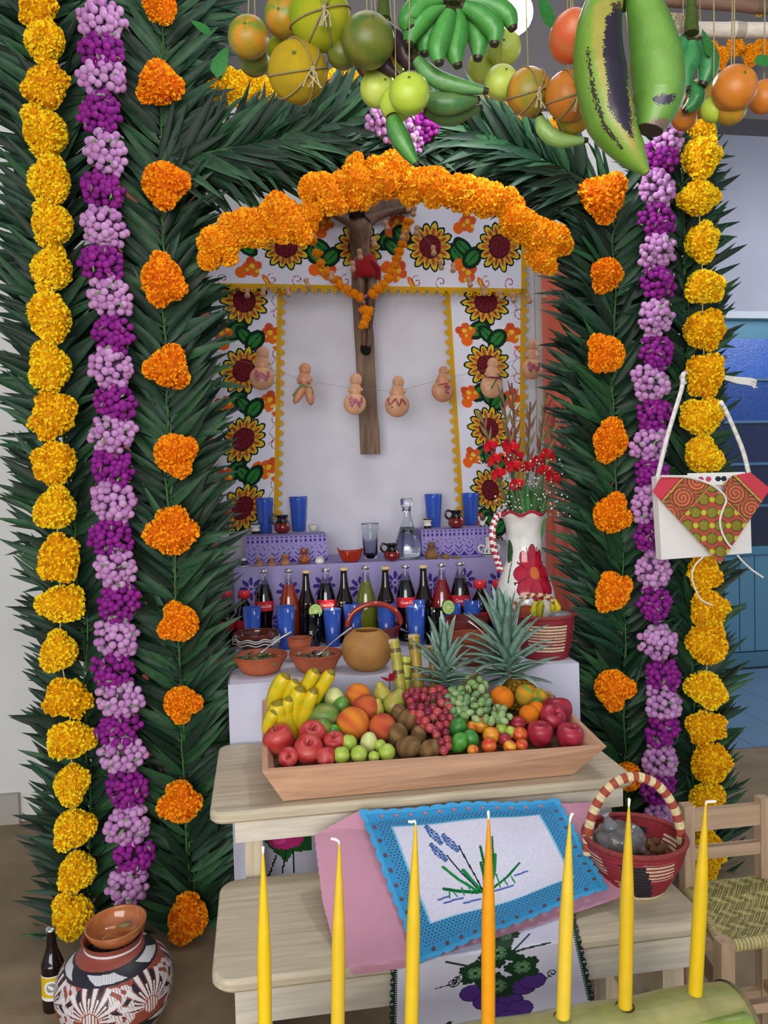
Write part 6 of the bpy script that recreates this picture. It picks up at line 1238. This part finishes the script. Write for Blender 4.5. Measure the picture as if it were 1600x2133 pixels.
# ================================================================== FLOOR JAR, DISH, BEER BOTTLE
c = hitZ(243, 2152, 0); s = dep(c)/F
t = thing('painted_jar', c, 'round clay water jar painted red, white and black on the floor at the left', 'jar')
JP = curve([(.066, 0), (.105, .03), (.14, .085), (.150, .135), (.141, .18), (.112, .215), (.080, .238), (.072, .252), (.080, .268)], 26)
def jc(th, z, i):
    RD, WH, BK = A(lin('93473A')), A(lin('D8D6D8')), A(lin('22242C')); x = (th+math.pi/2+.15)*.145; c = np.tile(RD, (len(z), 1)); n_ = np.random.default_rng(3)
    z2 = z
    # white background patches with fine rays
    per = .15; xx = (x+per/2) % per-per/2
    for cy_, sc in ((.142, 1.3), (.040, .9)):
        dz = z2-cy_; a = np.arctan2(dz+.008, xx); rr = np.hypot(xx, dz+.008); fan = (rr < .062*sc) & (a > -.2) & (a < 3.34)
        w_ = np.abs(np.sin(a*6.5)); c[fan & (rr > .018)] = WH; c[fan & (w_ > .55) & (rr > .016)] = RD; c[fan & (w_ > .8) & (rr > .030) & (rr < .058*sc)] = BK; c[fan & (w_ > .95) & (rr < .04*sc) & (rr > .02)] = WH
        k = (rr < .02) ; c[k] = WH; c[k & (np.abs(np.sin(xx*420)) > .8)] = RD; c[(rr < .021) & (rr > .0185)] = RD
        q = (np.abs(xx) > .045) & (np.abs(dz) < .045*sc); sw_ = np.sin(xx*150+np.sin(dz*130)*2.2+dz*60); c[q & (sw_ > -.1)] = WH; c[q & (sw_ > .2) & (np.sin(xx*900+dz*300) > .75)] = RD
    for zc, hw, k_ in ((.088, .013, 5), (.222, .010, 5)):
        zz = z2-zc-.008*np.sin(th*1.0+.6); kb = np.abs(zz) < hw; c[kb] = WH; zig = np.sin(th*k_+zz*90); c[kb & (zig > .1)] = BK; c[kb & (zig <= .1) & (np.sin(th*160) > .5)] = A(lin('8A8E98')); c[(np.abs(np.abs(zz)-hw) < .0022)] = BK
    c[z2 > .238] = RD; c[(z2 > .246) & (z2 < .251)] = WH; return c
MB().lathe(JP+[(.070, .262), (.062, .24)], 560, cf=jc).build('jar_body', m_paint, t)
o = thing('clay_dish', c+Vector((.012, 0, .257)), 'plain terracotta dish sitting in the mouth of the painted jar', 'dish')
q = MB().lathe(hollow(curve([(.042, 0), (.060, .010), (.073, .028), (.079, .046)], 6), .006), 56, lin('B06A3C')).build('dish_body', m_glaze, o); q.rotation_euler = (.06, -.06, 0)
q = MB().sphere((0, 0, 0), .012, lin('8A7A50'), 2, (1.5, 1, .5)).build('dry_leaf', m_rough); q.location = c+Vector((.028, .012, .284)); tag(q, 'small dry leaf scrap inside the dish on the painted jar', 'leaf scrap')
c = hitZ(113, 2098, 0); s = dep(c)/F; tp = P(112, 1940, dep(c)-.02); h = tp.z*1.02
t = thing('bottle', c, 'dark beer bottle with a yellow label on the floor beside the painted jar', 'bottle')
pr = [(r_*h*1.15, z*h) for r_, z in BEER]; MB().lathe([(0, 0)]+pr+[(0, h*.99)], 32, lin('1A0D08')).build('bottle_glass', m_dark, t)
MB().lathe([(0, h*1.005), (.055*h, h*1.003), (.064*h, h*.98), (.064*h, h*.965), (0, h*.965)], 18, lin('3A2A22')).build('cap', m_metal, t)
cv = Cv(160, 60, 'D8B41C'); 
for x0 in (0, 80): cv.ell(x0+42, 28, 17, 17, 'E8E6E2'); cv.ell(x0+42, 28, 11, 12, '8A8E96'); cv.petal(x0+34, 22, x0+50, 34, 4, 'E8E6E2'); cv.line([(x0+30, 40), (x0+54, 38)], 2, 'E8E6E2')
cv.poly([(0, 52), (160, 52), (160, 60), (0, 60)], 'E8E6E2'); cv.poly([(0, 0), (160, 0), (160, 3), (0, 3)], 'E8E6E2')
MB().canvas(cv, lambda u, v: np.stack([.1345*h*np.cos(u*6.2832), .1345*h*np.sin(u*6.2832), h*(.46-.30*v)], -1)).build('bottle_label', m_paper, t)

# ================================================================== CLOTH BAG
DB = 2.56
t = thing('cloth_bag', P(1465, 1080, DB), 'small white cloth bag with red paisley flap hanging on the right arch', 'bag')
f4 = [P(1378, 1166, DB), P(1566, 1152, DB), P(1561, 985, DB), P(1368, 992, DB)]; bk = Vector((0, .035, 0))
MB().hexa([f4[0], f4[1], f4[1]+bk, f4[0]+bk, f4[3], f4[2], f4[2]+bk, f4[3]+bk], lin('E6E2DE')).build('bag_body', m_cloth, t, False, world=True)
x0, x1, y0, y1, cs_ = 1355, 1607, 980, 1176, 1.35; bw, bh = int((x1-x0)/cs_), int((y1-y0)/cs_); cv = Cv(bw, bh, 'CC4250'); cv.m[:] = False
pg = [(1359, 1024), (1377, 993), (1434, 996), (1481, 1010), (1508, 1034), (1505, 1010), (1525, 991), (1563, 984), (1604, 1018), (1500, 1174)]
k = Cv(bw, bh, '000000'); k.poly([((x-x0)/cs_, (y-y0)/cs_) for x, y in pg], 'FFFFFF'); cv.m = k.a[:, :, 0] > .5
PX, PY = x0+cv.x*cs_, y0+cv.y*cs_; sL = .75*PX+.66*PY; sR = .71*(PX-PY); tL = -.66*PX+.75*PY; tR = .71*(PX+PY)
left = (sL < 1778) & (sR < 345) ; right = (sR > 333) & (PX > 1495); lat = ~left & ~right
OL, GD, DK, RD = A(lin('7A7A2C')), A(lin('C8A84A')), A(lin('3E3A24')), A(lin('CC4250'))
u1 = (PX-1500)/34; v1 = (PY-1000)/27; row = np.floor(v1); uu = (u1+.5*(row % 2)) % 1-.5; vv = v1 % 1-.5; rr = np.hypot(uu*34, vv*27)
L_ = np.where((rr < 13)[..., None], DK, RD); L_ = np.where((rr < 11.5)[..., None], OL, L_); L_ = np.where(((rr < 8) & (np.sin(rr*1.6+np.arctan2(vv, uu)*1.5) > .3))[..., None], GD*.7, L_); L_ = np.where((rr > 12.5)[..., None] & (np.sin(PX*.9)*np.sin(PY*.9) > .2)[..., None], A(lin('8A6A30')), L_); 
st_ = np.hypot(((u1+.5*(row % 2)) % 1-.0)*34 - np.where(((u1+.5*(row % 2)) % 1) > .5, 34, 0), vv*27); L_ = np.where((st_ < 5.5)[..., None], A(lin('C8BE3C')), L_); cv.a[lat] = L_[lat]
def band(s_, t__, a, b_, reg):
    w_ = (s_-a)/(b_-a); k_ = reg & (w_ > 0) & (w_ < 1); q = (t__/46) % 1-.5; rr_ = np.hypot(q*46, (w_-.5)*(b_-a)); sp_ = np.sin(rr_*.85+np.arctan2(w_-.5, q)*1.0); c = np.where((sp_ > .35)[..., None], OL, RD*.8); c = np.where((sp_ > .85)[..., None], GD, c); c = np.where(((rr_ > 19) & (np.sin(t__*1.1)*np.sin(s_*1.3) > .3))[..., None], DK, c); cv.a[k_] = c[k_]
    for e_ in (a, b_): kk_ = reg & (np.abs(s_-e_) < 2.2) & (((t__/3.4) % 1) < .7); cv.a[kk_] = GD; kk_ = reg & (np.abs(np.abs(s_-e_)-3.2) < .7); cv.a[kk_] = DK
cv.a[left | right] = RD; band(sL, tL, 1724, 1778, left); band(sR, tR, 333, 383, right)
def bf(u, v):
    X_ = x0+u*(x1-x0); Y_ = y0+v*(y1-y0); Q = np.stack([A(tuple(ray(0, 0)))*0+A((0, 0, CAMZ))]*len(u)); R3 = A(tuple(fw))[None]+A(tuple(RT))[None]*((X_-W/2)/F)[:, None]+A(tuple(UP))[None]*((H/2-Y_)/F)[:, None]
    d = DB-.014-.012*np.sin(v*3.1)-.01*np.cos((u-.55)*7); return Q+R3*d[:, None]
MB().canvas(cv, bf).build('paisley_flap', m_cloth, t, True, world=True)
cvp = Cv(60, 10, 'E6E2DE')
for q, c_ in ((14, 'A83A5A'), (22, 'C04A6A'), (32, '1E2A3C'), (38, '1E2A3C'), (48, 'B04060'), (55, 'A83A5A')): cvp.ell(q, 5, 3, 2.4, c_)
MB().canvas(cvp, lambda u, v: A([tuple(P(1432+120*a_, 986+26*b_-3*a_, DB-.008-.006*b_)) for a_, b_ in zip(u, v)])).build('embroidered_band', m_cloth, t, False, world=True)
def cord(L, d, r_, c='E8E4DC', nm='cord', wob=0): MB().tube([P(x, y, d+(.003*math.sin(i*1.9) if wob else 0)) for i, (x, y) in enumerate(curve(L, 8))], r_*d/F, lin(c), 8).build(nm, m_twine, t, world=True)
cord([(1368, 1000), (1372, 985), (1388, 918), (1405, 860), (1420, 810), (1424, 778)], DB+.01, 4.6, nm='strap', wob=1); cord([(1561, 990), (1548, 940), (1530, 895), (1512, 855), (1502, 838)], DB+.01, 4.6, nm='strap', wob=1)
cord([(1424, 778), (1422, 790), (1428, 800), (1420, 785), (1440, 770), (1475, 770), (1505, 782)], 2.72, 5, nm='strap_knot')
for k in range(14): cord([(1506, 782+k*.5), (1535, 786+k*.9), (1562+rnd.uniform(-3, 3), 788+k*1.1), (1576+rnd.uniform(-6, 6), 792+k*1.3)], 2.70, 1.2, nm='tassel_strand')
cord([(1377, 992), (1434, 994), (1481, 1009), (1504, 1026), (1513, 1042), (1506, 1062), (1500, 1085), (1504, 1108), (1515, 1130), (1526, 1142)], DB-.045, 2.3); cord([(1536, 1156), (1550, 1172), (1568, 1188), (1590, 1203)], DB-.01, 2.0); cord([(1465, 1160), (1448, 1178), (1442, 1200), (1450, 1230), (1462, 1250), (1485, 1261)], DB-.02, 1.8)
